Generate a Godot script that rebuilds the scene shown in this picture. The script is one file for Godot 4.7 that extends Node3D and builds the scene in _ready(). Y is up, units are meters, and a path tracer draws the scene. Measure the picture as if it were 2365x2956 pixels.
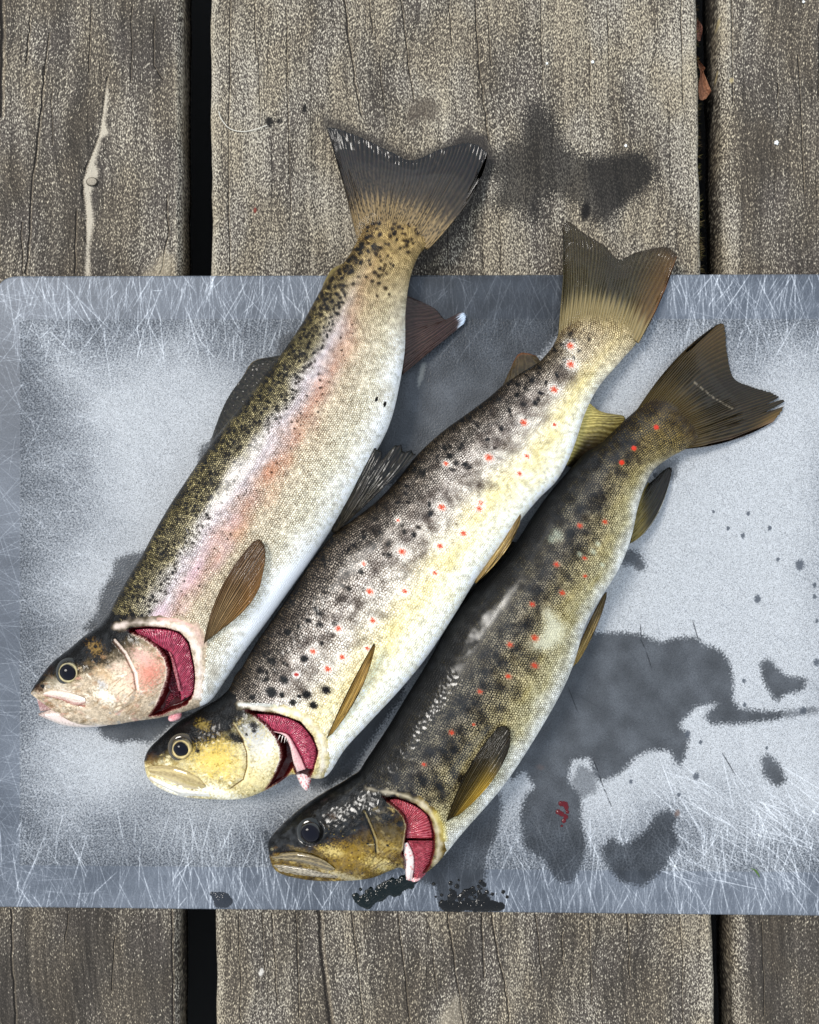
extends Node3D
# Three trout on a worn cutting board that lies on weathered deck planks, seen from straight above.
# Shapes were measured in units of K metres on the board's top (y = 0); at() turns a measured point at a height into a place.

const K := 0.388 / 2365.0
const EYE := 0.45
const CX := 1182.5
const CZ := 1478.0
const PLANK_Y := -0.010

var rng := RandomNumberGenerator.new()
var fine := FastNoiseLite.new()
var mid := FastNoiseLite.new()
var low := FastNoiseLite.new()
var NONE: Callable


# ---------------------------------------------------------------- small helpers
func at(p: Vector2, y: float) -> Vector3:
	var f := K * (1.0 - y / EYE)
	return Vector3((p.x - CX) * f, y, (p.y - CZ) * f)

func back(v: Vector3) -> Vector2:
	var f := 1.0 / (K * (1.0 - v.y / EYE))
	return Vector2(CX + v.x * f, CZ + v.z * f)

func c(r: float, g: float, b: float) -> Vector3:
	return Vector3(r, g, b) / 255.0

func lin(v: Vector3, a := 1.0) -> Color:
	var k := Color(clampf(v.x, 0, 1), clampf(v.y, 0, 1), clampf(v.z, 0, 1)).srgb_to_linear()
	k.a = a
	return k

func pts(flat: Array, ox := 0.0, oy := 0.0, sc := 1.0) -> PackedVector2Array:
	var out := PackedVector2Array()
	for i in range(0, flat.size(), 2):
		out.append(Vector2(ox + float(flat[i]) / sc, oy + float(flat[i + 1]) / sc))
	return out

func za(flat: Array) -> PackedVector2Array:
	return pts(flat, 50, 1650, 1.9167)

func zb(flat: Array) -> PackedVector2Array:
	return pts(flat, 700, 2050, 2.156)

func cr(p: PackedVector2Array, q: float) -> Vector2:
	var n := p.size()
	q = clampf(q, 0.0, n - 1.0)
	var i := mini(int(q), n - 2)
	var f := q - i
	var a := p[maxi(i - 1, 0)]
	var b := p[i]
	var d := p[i + 1]
	var e := p[mini(i + 2, n - 1)]
	return 0.5 * ((2.0 * b) + (d - a) * f + (2.0 * a - 5.0 * b + 4.0 * d - e) * f * f + (3.0 * b - a - 3.0 * d + e) * f * f * f)

func cf(p: PackedFloat32Array, q: float) -> float:
	var n := p.size()
	q = clampf(q, 0.0, n - 1.0)
	var i := mini(int(q), n - 2)
	var f := q - i
	var a := p[maxi(i - 1, 0)]
	var b := p[i]
	var d := p[i + 1]
	var e := p[mini(i + 2, n - 1)]
	return 0.5 * ((2.0 * b) + (d - a) * f + (2.0 * a - 5.0 * b + 4.0 * d - e) * f * f + (3.0 * b - a - 3.0 * d + e) * f * f * f)

func seg(p: Vector2, a: Vector2, b: Vector2) -> float:
	var ab := b - a
	var t := clampf((p - a).dot(ab) / maxf(ab.length_squared(), 1e-6), 0.0, 1.0)
	return p.distance_to(a + ab * t)

func line_dist(p: Vector2, l: PackedVector2Array) -> float:
	var d := 1e9
	for i in l.size() - 1:
		d = minf(d, seg(p, l[i], l[i + 1]))
	return d

func poly_dist(p: Vector2, l: PackedVector2Array) -> float:   # negative inside
	var d := seg(p, l[l.size() - 1], l[0])
	for i in l.size() - 1:
		d = minf(d, seg(p, l[i], l[i + 1]))
	return -d if Geometry2D.is_point_in_polygon(p, l) else d

func noise(seed_: int, freq: float, octaves := 2) -> FastNoiseLite:
	var n := FastNoiseLite.new()
	n.seed = seed_
	n.noise_type = FastNoiseLite.TYPE_SIMPLEX_SMOOTH
	n.frequency = freq
	n.fractal_octaves = octaves
	return n

func tag(o: Node, label: String, category: String, group := "", kind := "") -> void:
	if label: o.set_meta("label", label)
	if category: o.set_meta("category", category)
	if group: o.set_meta("group", group)
	if kind: o.set_meta("kind", kind)

func put(called: String, mesh: Mesh, m: Material, parent: Node = self) -> MeshInstance3D:
	var o := MeshInstance3D.new()
	o.name = called
	o.mesh = mesh
	o.material_override = m
	o.cast_shadow = GeometryInstance3D.SHADOW_CASTING_SETTING_ON
	parent.add_child(o, true)
	return o

func mat(rough := 0.4, coat := 0.0, alpha := false) -> StandardMaterial3D:
	var m := StandardMaterial3D.new()
	m.roughness = rough
	m.vertex_color_use_as_albedo = true
	m.metallic_specular = 0.28
	if coat > 0.0:
		m.clearcoat_enabled = true
		m.clearcoat = coat
		m.clearcoat_roughness = 0.08
	if alpha:
		m.transparency = BaseMaterial3D.TRANSPARENCY_ALPHA
	return m


# ---------------------------------------------------------------- painting: a picture of base colours whose texels know where they lie
class Canvas:
	var w: int
	var h: int
	var col := PackedVector3Array()
	var pos := PackedVector2Array()
	var hgt := PackedFloat32Array()
	var rgh := PackedFloat32Array()
	var wet := PackedFloat32Array()
	var jit: FastNoiseLite
	var flat := true
	var o := Vector2.ZERO
	var step := Vector2.ONE

	func _init(w_: int, h_: int, j: FastNoiseLite) -> void:
		w = w_
		h = h_
		jit = j
		col.resize(w * h)
		pos.resize(w * h)
		hgt.resize(w * h)
		rgh.resize(w * h)
		wet.resize(w * h)

	func lay(o_: Vector2, size: Vector2) -> void:
		o = o_
		step = Vector2(size.x / w, size.y / h)
		for y in h:
			for x in w:
				pos[y * w + x] = o + Vector2((x + 0.5) * step.x, (y + 0.5) * step.y)

	func find(p: Vector2) -> Vector2i:
		if flat:
			return Vector2i(int((p.x - o.x) / step.x), int((p.y - o.y) / step.y))
		var best := 1e12
		var hit := Vector2i.ZERO
		for y in range(0, h, 8):
			for x in range(0, w, 8):
				var d := pos[y * w + x].distance_squared_to(p)
				if d < best:
					best = d
					hit = Vector2i(x, y)
		var c0 := hit
		for y in range(maxi(c0.y - 8, 0), mini(c0.y + 9, h)):
			for x in range(maxi(c0.x - 8, 0), mini(c0.x + 9, w)):
				var d := pos[y * w + x].distance_squared_to(p)
				if d < best:
					best = d
					hit = Vector2i(x, y)
		return hit

	func blob(p: Vector2, rx: float, ry: float, turn: float, k: Vector3, a: float, soft := 0.5, ragged := 0.35, jf := 1.0, rough := -1.0) -> void:
		var hit := find(p)
		var r := maxf(rx, ry) * (1.0 + ragged)
		var wx := int(r / (step.x if flat else 1.1)) + 2
		var wy := int(r / (step.y if flat else 0.45)) + 2
		var cs := cos(turn)
		var sn := sin(turn)
		for y in range(maxi(hit.y - wy, 0), mini(hit.y + wy + 1, h)):
			for x in range(maxi(hit.x - wx, 0), mini(hit.x + wx + 1, w)):
				var i := y * w + x
				var d := pos[i] - p
				var ex := (d.x * cs + d.y * sn) / rx
				var ey := (-d.x * sn + d.y * cs) / ry
				var q := ex * ex + ey * ey
				if q > 4.0:
					continue
				var e := sqrt(q) + ragged * jit.get_noise_2d(pos[i].x * jf, pos[i].y * jf)
				var f := a * (1.0 - smoothstep(1.0 - soft, 1.0 + soft * 0.4, e))
				if f > 0.0:
					col[i] = col[i].lerp(k, f)
					if rough >= 0.0:
						rgh[i] = lerpf(rgh[i], rough, f)

	func stroke(l: PackedVector2Array, width: float, k: Vector3, a: float, soft := 0.6, dh := 0.0, ragged := 0.35, jf := 1.0) -> void:
		var lo := l[0]
		var hi := l[0]
		for q in l:
			lo = lo.min(q)
			hi = hi.max(q)
		lo -= Vector2.ONE * width * 2.0
		hi += Vector2.ONE * width * 2.0
		var x0 := 0
		var x1 := w
		var y0 := 0
		var y1 := h
		if flat:
			x0 = clampi(int((lo.x - o.x) / step.x), 0, w)
			x1 = clampi(int((hi.x - o.x) / step.x) + 1, 0, w)
			y0 = clampi(int((lo.y - o.y) / step.y), 0, h)
			y1 = clampi(int((hi.y - o.y) / step.y) + 1, 0, h)
		for y in range(y0, y1):
			for x in range(x0, x1):
				var i := y * w + x
				var p := pos[i]
				if p.x < lo.x or p.y < lo.y or p.x > hi.x or p.y > hi.y:
					continue
				var d := 1e9
				for s in l.size() - 1:
					var ab := l[s + 1] - l[s]
					var t := clampf((p - l[s]).dot(ab) / maxf(ab.length_squared(), 1e-6), 0.0, 1.0)
					d = minf(d, p.distance_squared_to(l[s] + ab * t))
				if d > width * width * 4.0:
					continue
				var e := sqrt(d) / width + ragged * jit.get_noise_2d(p.x * jf, p.y * jf)
				var f := 1.0 - smoothstep(1.0 - soft, 1.0 + soft * 0.4, e)
				if f > 0.0:
					col[i] = col[i].lerp(k, f * a)
					hgt[i] += dh * f

	func poly(l: PackedVector2Array, k: Vector3, a: float, ragged := 6.0, soft := 4.0, rough := -1.0, smooth_h := 0.0, jf := 1.0) -> void:
		var lo := l[0]
		var hi := l[0]
		for q in l:
			lo = lo.min(q)
			hi = hi.max(q)
		lo -= Vector2.ONE * (ragged + soft)
		hi += Vector2.ONE * (ragged + soft)
		var x0 := 0
		var x1 := w
		var y0 := 0
		var y1 := h
		if flat:
			x0 = clampi(int((lo.x - o.x) / step.x), 0, w)
			x1 = clampi(int((hi.x - o.x) / step.x) + 1, 0, w)
			y0 = clampi(int((lo.y - o.y) / step.y), 0, h)
			y1 = clampi(int((hi.y - o.y) / step.y) + 1, 0, h)
		var offs := [Vector2(0, -1), Vector2(0.87, 0.5), Vector2(-0.87, 0.5)]
		for y in range(y0, y1):
			for x in range(x0, x1):
				var i := y * w + x
				var p := pos[i]
				if p.x < lo.x or p.y < lo.y or p.x > hi.x or p.y > hi.y:
					continue
				p += ragged * Vector2(jit.get_noise_2d(p.x * jf, p.y * jf), jit.get_noise_2d(p.y * jf + 900.0, p.x * jf))
				var f := 0.0
				for q: Vector2 in offs:
					if Geometry2D.is_point_in_polygon(p + q * soft, l):
						f += 0.3334
				if f > 0.0:
					var kk := k
					if rough >= 0.0:
						kk = (k * (0.74 + 0.5 * hgt[i])).lerp(col[i] * 0.42, 0.55) * (1.0 + 0.22 * jit.get_noise_2d(p.x * 0.07, p.y * 0.07))
					col[i] = col[i].lerp(kk, f * a)
					if rough >= 0.0:
						rgh[i] = lerpf(rgh[i], rough, f * a)
					if smooth_h > 0.0:
						hgt[i] = lerpf(hgt[i], 0.5, f * smooth_h)
						wet[i] = lerpf(wet[i], 1.0, f * smooth_h)

	func scratch(p: Vector2, q: Vector2, k: Vector3, a: float, dh := 0.0) -> void:   # flat canvases only
		var n := int(p.distance_to(q) / minf(step.x, step.y) / 0.8) + 2
		for s in n:
			var t := float(s) / (n - 1)
			var z := p.lerp(q, t)
			var f := a * minf(1.0, 4.0 * minf(t, 1.0 - t) + 0.15) * (0.75 + 0.6 * jit.get_noise_2d(z.x * 0.7, z.y * 0.7))
			var gx := (z.x - o.x) / step.x - 0.5
			var gy := (z.y - o.y) / step.y - 0.5
			var ix := int(floor(gx))
			var iy := int(floor(gy))
			var fx := gx - ix
			var fy := gy - iy
			for m in 4:
				var x := ix + (m & 1)
				var y := iy + (m >> 1)
				if x < 0 or y < 0 or x >= w or y >= h:
					continue
				var g := f * (fx if m & 1 else 1.0 - fx) * (fy if m >> 1 else 1.0 - fy)
				var i := y * w + x
				col[i] = col[i].lerp(k, clampf(g, 0.0, 1.0))
				hgt[i] += dh * g

	func colour_map(contrast := 1.0, middle := 0.42, sat := 1.0) -> ImageTexture:
		var b := PackedByteArray()
		b.resize(w * h * 3)
		for i in w * h:
			var v := (col[i] - Vector3.ONE * middle) * contrast + Vector3.ONE * middle
			var lum := v.x * 0.3 + v.y * 0.59 + v.z * 0.11
			v = (Vector3.ONE * lum + (v - Vector3.ONE * lum) * sat).max(Vector3.ONE * 0.025)
			b[i * 3] = clampi(int(v.x * 255.0 + 0.5), 0, 255)
			b[i * 3 + 1] = clampi(int(v.y * 255.0 + 0.5), 0, 255)
			b[i * 3 + 2] = clampi(int(v.z * 255.0 + 0.5), 0, 255)
		return ImageTexture.create_from_image(Image.create_from_data(w, h, false, Image.FORMAT_RGB8, b))

	func grey_map(src: PackedFloat32Array) -> ImageTexture:
		var b := PackedByteArray()
		b.resize(w * h)
		for i in w * h:
			b[i] = clampi(int(src[i] * 255.0 + 0.5), 0, 255)
		return ImageTexture.create_from_image(Image.create_from_data(w, h, false, Image.FORMAT_L8, b))


# ---------------------------------------------------------------- meshing: closed rings swept along a row of stations
class Rings:
	var n: int          # stations
	var m: int          # points of a ring
	var P := PackedVector3Array()
	var U := PackedVector2Array()
	var C := PackedColorArray()
	var N := PackedVector3Array()
	var out := 1.0

	func normals() -> void:
		N.resize(n * m)
		var sum := 0.0
		for i in n:
			var mid_ := Vector3.ZERO
			for j in m - 1:
				mid_ += P[i * m + j]
			mid_ /= m - 1
			for j in m:
				var jp := j + 1 if j < m - 1 else 1
				var jm := j - 1 if j > 0 else m - 2
				var du := P[mini(i + 1, n - 1) * m + j] - P[maxi(i - 1, 0) * m + j]
				var dv := P[i * m + jp] - P[i * m + jm]
				var v := du.cross(dv)
				v = v.normalized() if v.length_squared() > 1e-20 else Vector3.UP
				N[i * m + j] = v
				sum += v.dot(P[i * m + j] - mid_)
		out = 1.0 if sum > 0.0 else -1.0
		if out < 0.0:
			for i in n * m:
				N[i] = -N[i]

	func mesh(keep := PackedByteArray(), want := 0, caps := true) -> ArrayMesh:
		var idx := PackedInt32Array()
		for i in n - 1:
			for j in m - 1:
				var a := i * m + j
				if keep.size() and keep[a] != want:
					continue
				var b := a + m
				if out > 0.0:
					idx.append_array([a, a + 1, b, b, a + 1, b + 1])
				else:
					idx.append_array([a, b, a + 1, b, b + 1, a + 1])
		var V := P
		var NN := N
		var UU := U
		var CC := C
		if caps:
			V = P.duplicate()
			NN = N.duplicate()
			UU = U.duplicate()
			CC = C.duplicate()
			for e in [0, n - 1]:
				var at_: int = e * m
				var mid_ := Vector3.ZERO
				for j in m - 1:
					mid_ += P[at_ + j]
				V.append(mid_ / (m - 1))
				var inward := P[(1 if e == 0 else n - 2) * m] - P[at_]
				NN.append(-inward.normalized())
				if U.size(): UU.append(U[at_ + m / 4])
				if C.size(): CC.append(C[at_ + m / 4])
				var z := V.size() - 1
				for j in m - 1:
					if (e == 0) == (out > 0.0):
						idx.append_array([z, at_ + j + 1, at_ + j])
					else:
						idx.append_array([z, at_ + j, at_ + j + 1])
		var arr := []
		arr.resize(Mesh.ARRAY_MAX)
		arr[Mesh.ARRAY_VERTEX] = V
		arr[Mesh.ARRAY_NORMAL] = NN
		if U.size(): arr[Mesh.ARRAY_TEX_UV] = UU
		if C.size(): arr[Mesh.ARRAY_COLOR] = CC
		arr[Mesh.ARRAY_INDEX] = idx
		var am := ArrayMesh.new()
		am.add_surface_from_arrays(Mesh.PRIMITIVE_TRIANGLES, arr)
		return am


# a sheet between two (or three) outlines: rows run from A over M to B; height(p, v) gives its middle, thick(u, v) its half thickness, paint(u, v, p) its colour
func sheet(A: PackedVector2Array, M: PackedVector2Array, B: PackedVector2Array, height: Callable, thick: Callable, paint: Callable, nu := 60, nv := 24, extra := NONE) -> ArrayMesh:
	var r := Rings.new()
	r.n = nu
	r.m = 2 * nv + 1
	var last := A.size() - 1
	var ctrl := 9
	var hs := PackedFloat32Array()
	for i in last + 1:
		for k in ctrl:
			var v := float(k) / (ctrl - 1)
			hs.append(height.call(ray(A[i], M[i] if M.size() else (A[i] + B[i]) * 0.5, B[i], v), v))
	for i in nu:
		var u := float(i) / (nu - 1)
		var q := u * last
		var a := cr(A, q)
		var b := cr(B, q)
		var md := cr(M, q) if M.size() else (a + b) * 0.5
		var qi := mini(int(q), last - 1)
		var qf := q - qi
		for j in 2 * nv + 1:
			var top := j <= nv
			var v := float(j) / nv if top else float(2 * nv - j) / nv
			var vv := v
			if extra.is_valid():
				vv = v * float(extra.call(u))
			var p := ray(a, md, b, vv)
			var kv := v * (ctrl - 1)
			var ki := mini(int(kv), ctrl - 2)
			var kf := kv - ki
			var y := lerpf(lerpf(hs[qi * ctrl + ki], hs[qi * ctrl + ki + 1], kf), lerpf(hs[(qi + 1) * ctrl + ki], hs[(qi + 1) * ctrl + ki + 1], kf), qf)
			var t: float = thick.call(u, v)
			r.P.append(at(p, y + (t if top else -absf(t) * 0.6)))
			r.C.append(paint.call(u, v, p))
	r.normals()
	return r.mesh()

func ray(a: Vector2, m: Vector2, b: Vector2, v: float) -> Vector2:
	var k := 2.0 * m - 0.5 * (a + b)
	return a * (1.0 - v) * (1.0 - v) + k * 2.0 * v * (1.0 - v) + b * v * v

func disc(called: String, centre: Vector2, y: float, rx: float, ry: float, bulge: float, inner: float, paint: Callable, m: Material, parent: Node, turn := 0.0, tilt := Vector3.UP) -> MeshInstance3D:
	# a domed ring or cap
	var st := SurfaceTool.new()
	st.begin(Mesh.PRIMITIVE_TRIANGLES)
	var rings := 9
	var around := 40
	var bx := Basis(Quaternion(Vector3.UP, tilt.normalized()))
	for i in rings + 1:
		var f := lerpf(inner, 1.0, float(i) / rings)
		for j in around + 1:
			var a := TAU * j / around
			var d := Vector2(cos(a) * rx * f, sin(a) * ry * f).rotated(turn)
			st.set_color(paint.call(f, a))
			st.set_smooth_group(0)
			st.add_vertex(bx * Vector3(d.x * K, bulge * sqrt(maxf(0.0, 1.0 - f * f * 0.98)), d.y * K))
	for i in rings:
		for j in around:
			var a := i * (around + 1) + j
			var b := a + around + 1
			for k in [a, b, a + 1, b, b + 1, a + 1]:
				st.add_index(k)
	st.generate_normals()
	var o := put(called, st.commit(), m, parent)
	o.position = at(centre, y)
	return o


# ---------------------------------------------------------------- fish
class Fish:
	var D := PackedVector2Array()
	var V := PackedVector2Array()
	var T := PackedFloat32Array()      # half thickness at the stations, metres
	var Y := PackedFloat32Array()      # height of the middle plane
	var cavity := PackedVector2Array()
	var cover := PackedVector2Array()
	var head := PackedVector2Array()
	var grooves: Array = []
	var eye := Vector2.ZERO
	var eye_r := 34.0
	var q_of := PackedFloat32Array()   # station of each even step along the body
	var length := 0.0
	var tops := PackedVector2Array()
	var ys := PackedFloat32Array()
	var root: Node3D

func measure(f: Fish) -> void:
	var n := 800
	var run := PackedFloat32Array([0.0])
	var last := f.D.size() - 1.0
	var was := (f.D[0] + f.V[0]) * 0.5
	for i in range(1, n):
		var q := last * i / (n - 1)
		var p := (cr(f.D, q) + cr(f.V, q)) * 0.5
		run.append(run[i - 1] + p.distance_to(was))
		was = p
	f.length = run[n - 1]
	var k := 0
	for i in 401:
		var want := f.length * i / 400.0
		while k < n - 2 and run[k + 1] < want:
			k += 1
		f.q_of.append(last * (k + clampf((want - run[k]) / maxf(run[k + 1] - run[k], 1e-5), 0.0, 1.0)) / (n - 1))

func skin(f: Fish, s: float, th: float) -> Vector3:     # a point of the smooth flank; th runs 0..PI over the upper side, on to TAU below
	var q := cf(f.q_of, s * 400.0)
	var y := cf(f.Y, q)
	var t := cf(f.T, q)
	var a := at(cr(f.D, q), y)
	var b := at(cr(f.V, q), y)
	var u := 0.5 - 0.5 * cos(th)
	var sn := sin(th)
	return a.lerp(b, u) + Vector3(0, t * signf(sn) * pow(absf(sn), 0.9), 0)

func dent(f: Fish, p: Vector2) -> float:
	var y := 0.0
	if f.cavity.size() and p.distance_to(f.eye) < 620.0:
		var d := poly_dist(p, f.cavity)
		if d < 40.0:
			y -= 0.0085 * smoothstep(1.0, -9.0, d)
			if d > 0.0 and not Geometry2D.is_point_in_polygon(p, f.cover):
				y += 0.0003 * mid.get_noise_2d(p.x, p.y) * exp(-pow((d - 10.0) / 8.0, 2.0))
		if f.cover.size():
			var e := poly_dist(p, f.cover)
			y += 0.0011 * smoothstep(6.0, -50.0, e)
		for g: PackedVector2Array in f.grooves:
			var e := line_dist(p, g)
			if e < 22.0:
				y += -0.0007 * exp(-pow(e / 5.0, 2.0)) + 0.0004 * exp(-pow((e - 11.0) / 6.0, 2.0))
		var r := p.distance_to(f.eye) / f.eye_r
		if r < 2.0:
			y += 0.0009 * exp(-pow((r - 1.25) / 0.25, 2.0)) - 0.0006 * exp(-pow(r / 0.9, 4.0))
		y += 0.00022 * mid.get_noise_2d(p.x * 1.6, p.y * 1.6)
	else:
		y += 0.00005 * low.get_noise_2d(p.x * 1.5, p.y * 1.5)
	return y

func body_mesh(f: Fish) -> Rings:
	var r := Rings.new()
	var nt := 110
	var nb := 18
	r.n = 470
	r.m = nt + nb + 1
	for i in r.n:
		var s := float(i) / (r.n - 1)
		for j in r.m:
			var th := PI * j / nt if j <= nt else PI + PI * (j - nt) / nb
			var v := 0.86 * j / nt if j <= nt else 0.86 + 0.14 * (j - nt) / nb
			var p := skin(f, s, th)
			if j <= nt:
				var z := back(p)
				if i % 3 == 0 and j % 3 == 0:
					f.tops.append(z)
					f.ys.append(p.y)
				p.y += dent(f, z) * sin(th)
			r.P.append(p)
			r.U.append(Vector2(s, v))
	r.normals()
	return r

func top_y(f: Fish, p: Vector2) -> float:
	var best := 1e12
	var y := 0.0
	for i in f.tops.size():
		var d := f.tops[i].distance_squared_to(p)
		if d < best:
			best = d
			y = f.ys[i]
	return y

func fish_canvas(f: Fish, stops: Array, rows: float, tailstop: Array, s_tail: float) -> Canvas:
	var cv := Canvas.new(1536, 500, fine)
	cv.flat = false
	var us := PackedFloat32Array()
	var cc := PackedVector3Array()
	var ec := PackedVector3Array()
	for st in stops:
		us.append(st[0])
		cc.append(st[1])
		ec.append(st[2])
	var along := 0.0
	var tc: Vector3 = tailstop[0]
	var te: Vector3 = tailstop[1]
	for x in cv.w:
		var s := (x + 0.5) / cv.w
		var q := cf(f.q_of, s * 400.0)
		var a2 := cr(f.D, q)
		var b2 := cr(f.V, q)
		var width := maxf(a2.distance_to(b2), 60.0)
		along += f.length / cv.w / (width * 1.1 / (rows * clampf(width / 340.0, 0.52, 1.0)))
		var yy := cf(f.Y, q)
		var t := cf(f.T, q)
		var a := at(a2, yy)
		var b := at(b2, yy)
		var rows_s := rows * clampf(width / 340.0, 0.52, 1.0)
		var tailmix := smoothstep(s_tail - 0.12, s_tail + 0.1, s)
		for y in cv.h:
			var i := y * cv.w + x
			var v := (y + 0.5) / cv.h
			var th := PI * v / 0.86 if v < 0.86 else PI + PI * (v - 0.86) / 0.14
			var u := 0.5 - 0.5 * cos(th)
			var p := a.lerp(b, u)
			p.y += t * (pow(absf(sin(th)), 0.9) if v < 0.86 else 0.0)
			var z := back(p)
			cv.pos[i] = z
			# scales: rows of a staggered lattice
			var bb := ((u - 0.5) * 0.65 + (v / 0.86 - 0.5) * 0.35) * rows_s + 0.40 * mid.get_noise_2d(z.x * 1.1 + 500.0, z.y * 1.1) + 0.10 * fine.get_noise_2d(z.y * 0.7, z.x * 0.7)
			var row := int(floor(bb))
			var aa := along + (0.5 if row & 1 else 0.0) + 0.45 * mid.get_noise_2d(z.x * 1.2, z.y * 1.2) + 0.10 * fine.get_noise_2d(z.x * 0.7, z.y * 0.7)
			var colm := int(floor(aa))
			var fa := aa - colm - 0.45
			var fb := bb - row - 0.5
			var d := sqrt(fa * fa * 1.1 + fb * fb)
			var edge := smoothstep(0.30, 0.56, d)
			var hs := float(((row * 7349 + colm * 9157 + row * colm * 31) & 255)) / 255.0
			var uu := clampf(u + 0.05 * low.get_noise_2d(z.x * 1.3, z.y * 1.3), 0.0, 1.0)
			var k := 0
			while k < us.size() - 2 and us[k + 1] < uu:
				k += 1
			var g := clampf((uu - us[k]) / (us[k + 1] - us[k]), 0.0, 1.0)
			var cen := cc[k].lerp(cc[k + 1], g).lerp(tc, tailmix)
			var edg := ec[k].lerp(ec[k + 1], g).lerp(te, tailmix)
			var jit := (hs - 0.5) * 0.9 + 0.3 * fine.get_noise_2d(z.x * 0.9, z.y * 0.9) + 0.25 * mid.get_noise_2d(z.x * 0.8, z.y * 0.8) + 0.55 * mid.get_noise_2d(z.x * 2.1 + 31.0, z.y * 2.1)
			var mixed := clampf((edge * 1.15 - 0.06) * (0.82 + 0.5 * mid.get_noise_2d(z.x * 0.35, z.y * 0.35 + 77.0)) + 0.34 * (1.0 - smoothstep(0.16, 0.30, uu)) + jit * 0.45 + 0.10 * smoothstep(-0.1, 0.5, fa), 0.0, 1.0)
			cv.col[i] = cen.lerp(edg, mixed) * (1.0 + 0.16 * mid.get_noise_2d(z.x, z.y) + 0.16 * (hs - 0.5))
			cv.hgt[i] = 0.3 + 0.5 * (1.0 - smoothstep(0.1, 0.6, d)) + (hs - 0.5) * 0.5 * fa + (hs * 7.0 - floor(hs * 7.0) - 0.5) * 0.5 * fb
			cv.rgh[i] = 0.42
			cv.wet[i] = clampf(0.06 + 0.16 * smoothstep(0.0, 0.3, uu) + 0.75 * exp(-pow((uu - 0.33) / 0.10, 2.0)) + 0.5 * mid.get_noise_2d(z.x * 0.5, z.y * 0.5), 0.05, 1.0)
	return cv

func fade_tail(f: Fish, cv: Canvas, from: float, k: Vector3, k2: Vector3) -> void:
	for x in range(int(cv.w * (from - 0.06)), cv.w):
		var s := (x + 0.5) / cv.w
		for y in cv.h:
			var i := y * cv.w + x
			var p := cv.pos[i]
			var th := PI * (y + 0.5) / cv.h / 0.86
			var arc := 0.025 * (1.0 - sin(minf(th, PI)))
			var g := smoothstep(from, 1.0, s + arc + 0.02 * mid.get_noise_2d(th * 260.0, 7.0) + 0.012 * fine.get_noise_2d(p.x, p.y))
			cv.col[i] = cv.col[i].lerp(k.lerp(k2, 0.5 + 0.5 * sin(th * 52.0 + 3.0 * mid.get_noise_2d(p.x, p.y))), g)
			cv.hgt[i] = lerpf(cv.hgt[i], 0.5 + 0.2 * sin(th * 52.0), g)

func paint_head(f: Fish, cv: Canvas, base: Vector3, crown: Vector3, split: float) -> void:
	for x in range(0, int(cv.w * 0.42)):
		for y in cv.h:
			var i := y * cv.w + x
			var p := cv.pos[i]
			var w := p + 7.0 * Vector2(mid.get_noise_2d(p.x, p.y), mid.get_noise_2d(p.y, p.x))
			if Geometry2D.is_point_in_polygon(w, f.head):
				var v := (y + 0.5) / cv.h
				var u := 0.5 - 0.5 * cos(PI * minf(v / 0.86, 1.0)) + 0.06 * mid.get_noise_2d(p.x * 0.6, p.y * 0.6)
				var k := crown.lerp(base, smoothstep(split - 0.17, split + 0.15, u))
				k *= 1.0 + 0.16 * mid.get_noise_2d(p.x * 1.5, p.y * 1.5) + 0.14 * fine.get_noise_2d(p.x, p.y)
				cv.col[i] = k
				cv.hgt[i] = 0.5 + 0.3 * fine.get_noise_2d(p.x, p.y)
				cv.wet[i] = clampf(0.5 + 0.9 * mid.get_noise_2d(p.x * 0.8, p.y * 0.8), 0.1, 1.0)

func mottle(f: Fish, cv: Canvas, palette: Array, n: int, a: float) -> void:
	for k in n:
		var s := rng.randf_range(0.01, 0.24)
		var u := rng.randf_range(0.28, 1.0)
		var p := back(skin(f, s, acos(1.0 - 2.0 * u)))
		if Geometry2D.is_point_in_polygon(p, f.head):
			cv.blob(p, rng.randf_range(3, 14), rng.randf_range(2, 7), rng.randf_range(-0.6, 0.9), palette[rng.randi() % palette.size()], rng.randf_range(0.2, a + 0.15), 0.5, 0.9, 1.4)

func skin_material(cv: Canvas, bump: float, rough: float, coat: float, coat_rough: float) -> StandardMaterial3D:
	var m := StandardMaterial3D.new()
	m.albedo_texture = cv.colour_map(1.46, 0.58, 0.74)
	m.texture_repeat = false
	m.roughness = rough
	m.metallic_specular = 0.26
	m.heightmap_enabled = true
	m.heightmap_texture = cv.grey_map(cv.hgt)
	m.heightmap_scale = bump
	m.clearcoat_enabled = coat > 0.0
	m.clearcoat = coat
	m.clearcoat_roughness = coat_rough
	m.clearcoat_texture = cv.grey_map(cv.wet)
	m.subsurf_scatter_enabled = false
	return m

func finish_body(f: Fish, m: Material) -> void:
	var r := body_mesh(f)
	var keep := PackedByteArray()
	keep.resize(r.n * r.m)
	for i in r.n:
		if i > r.n * 0.4:
			break
		for j in 112:
			var p := back(r.P[i * r.m + j])
			if p.distance_to(f.eye) < 500.0 and Geometry2D.is_point_in_polygon(p, f.cover):
				keep[i * r.m + j] = 1
	put("body", r.mesh(keep, 0, true), m, f.root)
	put("gill_cover", r.mesh(keep, 1, false), m, f.root)

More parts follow.
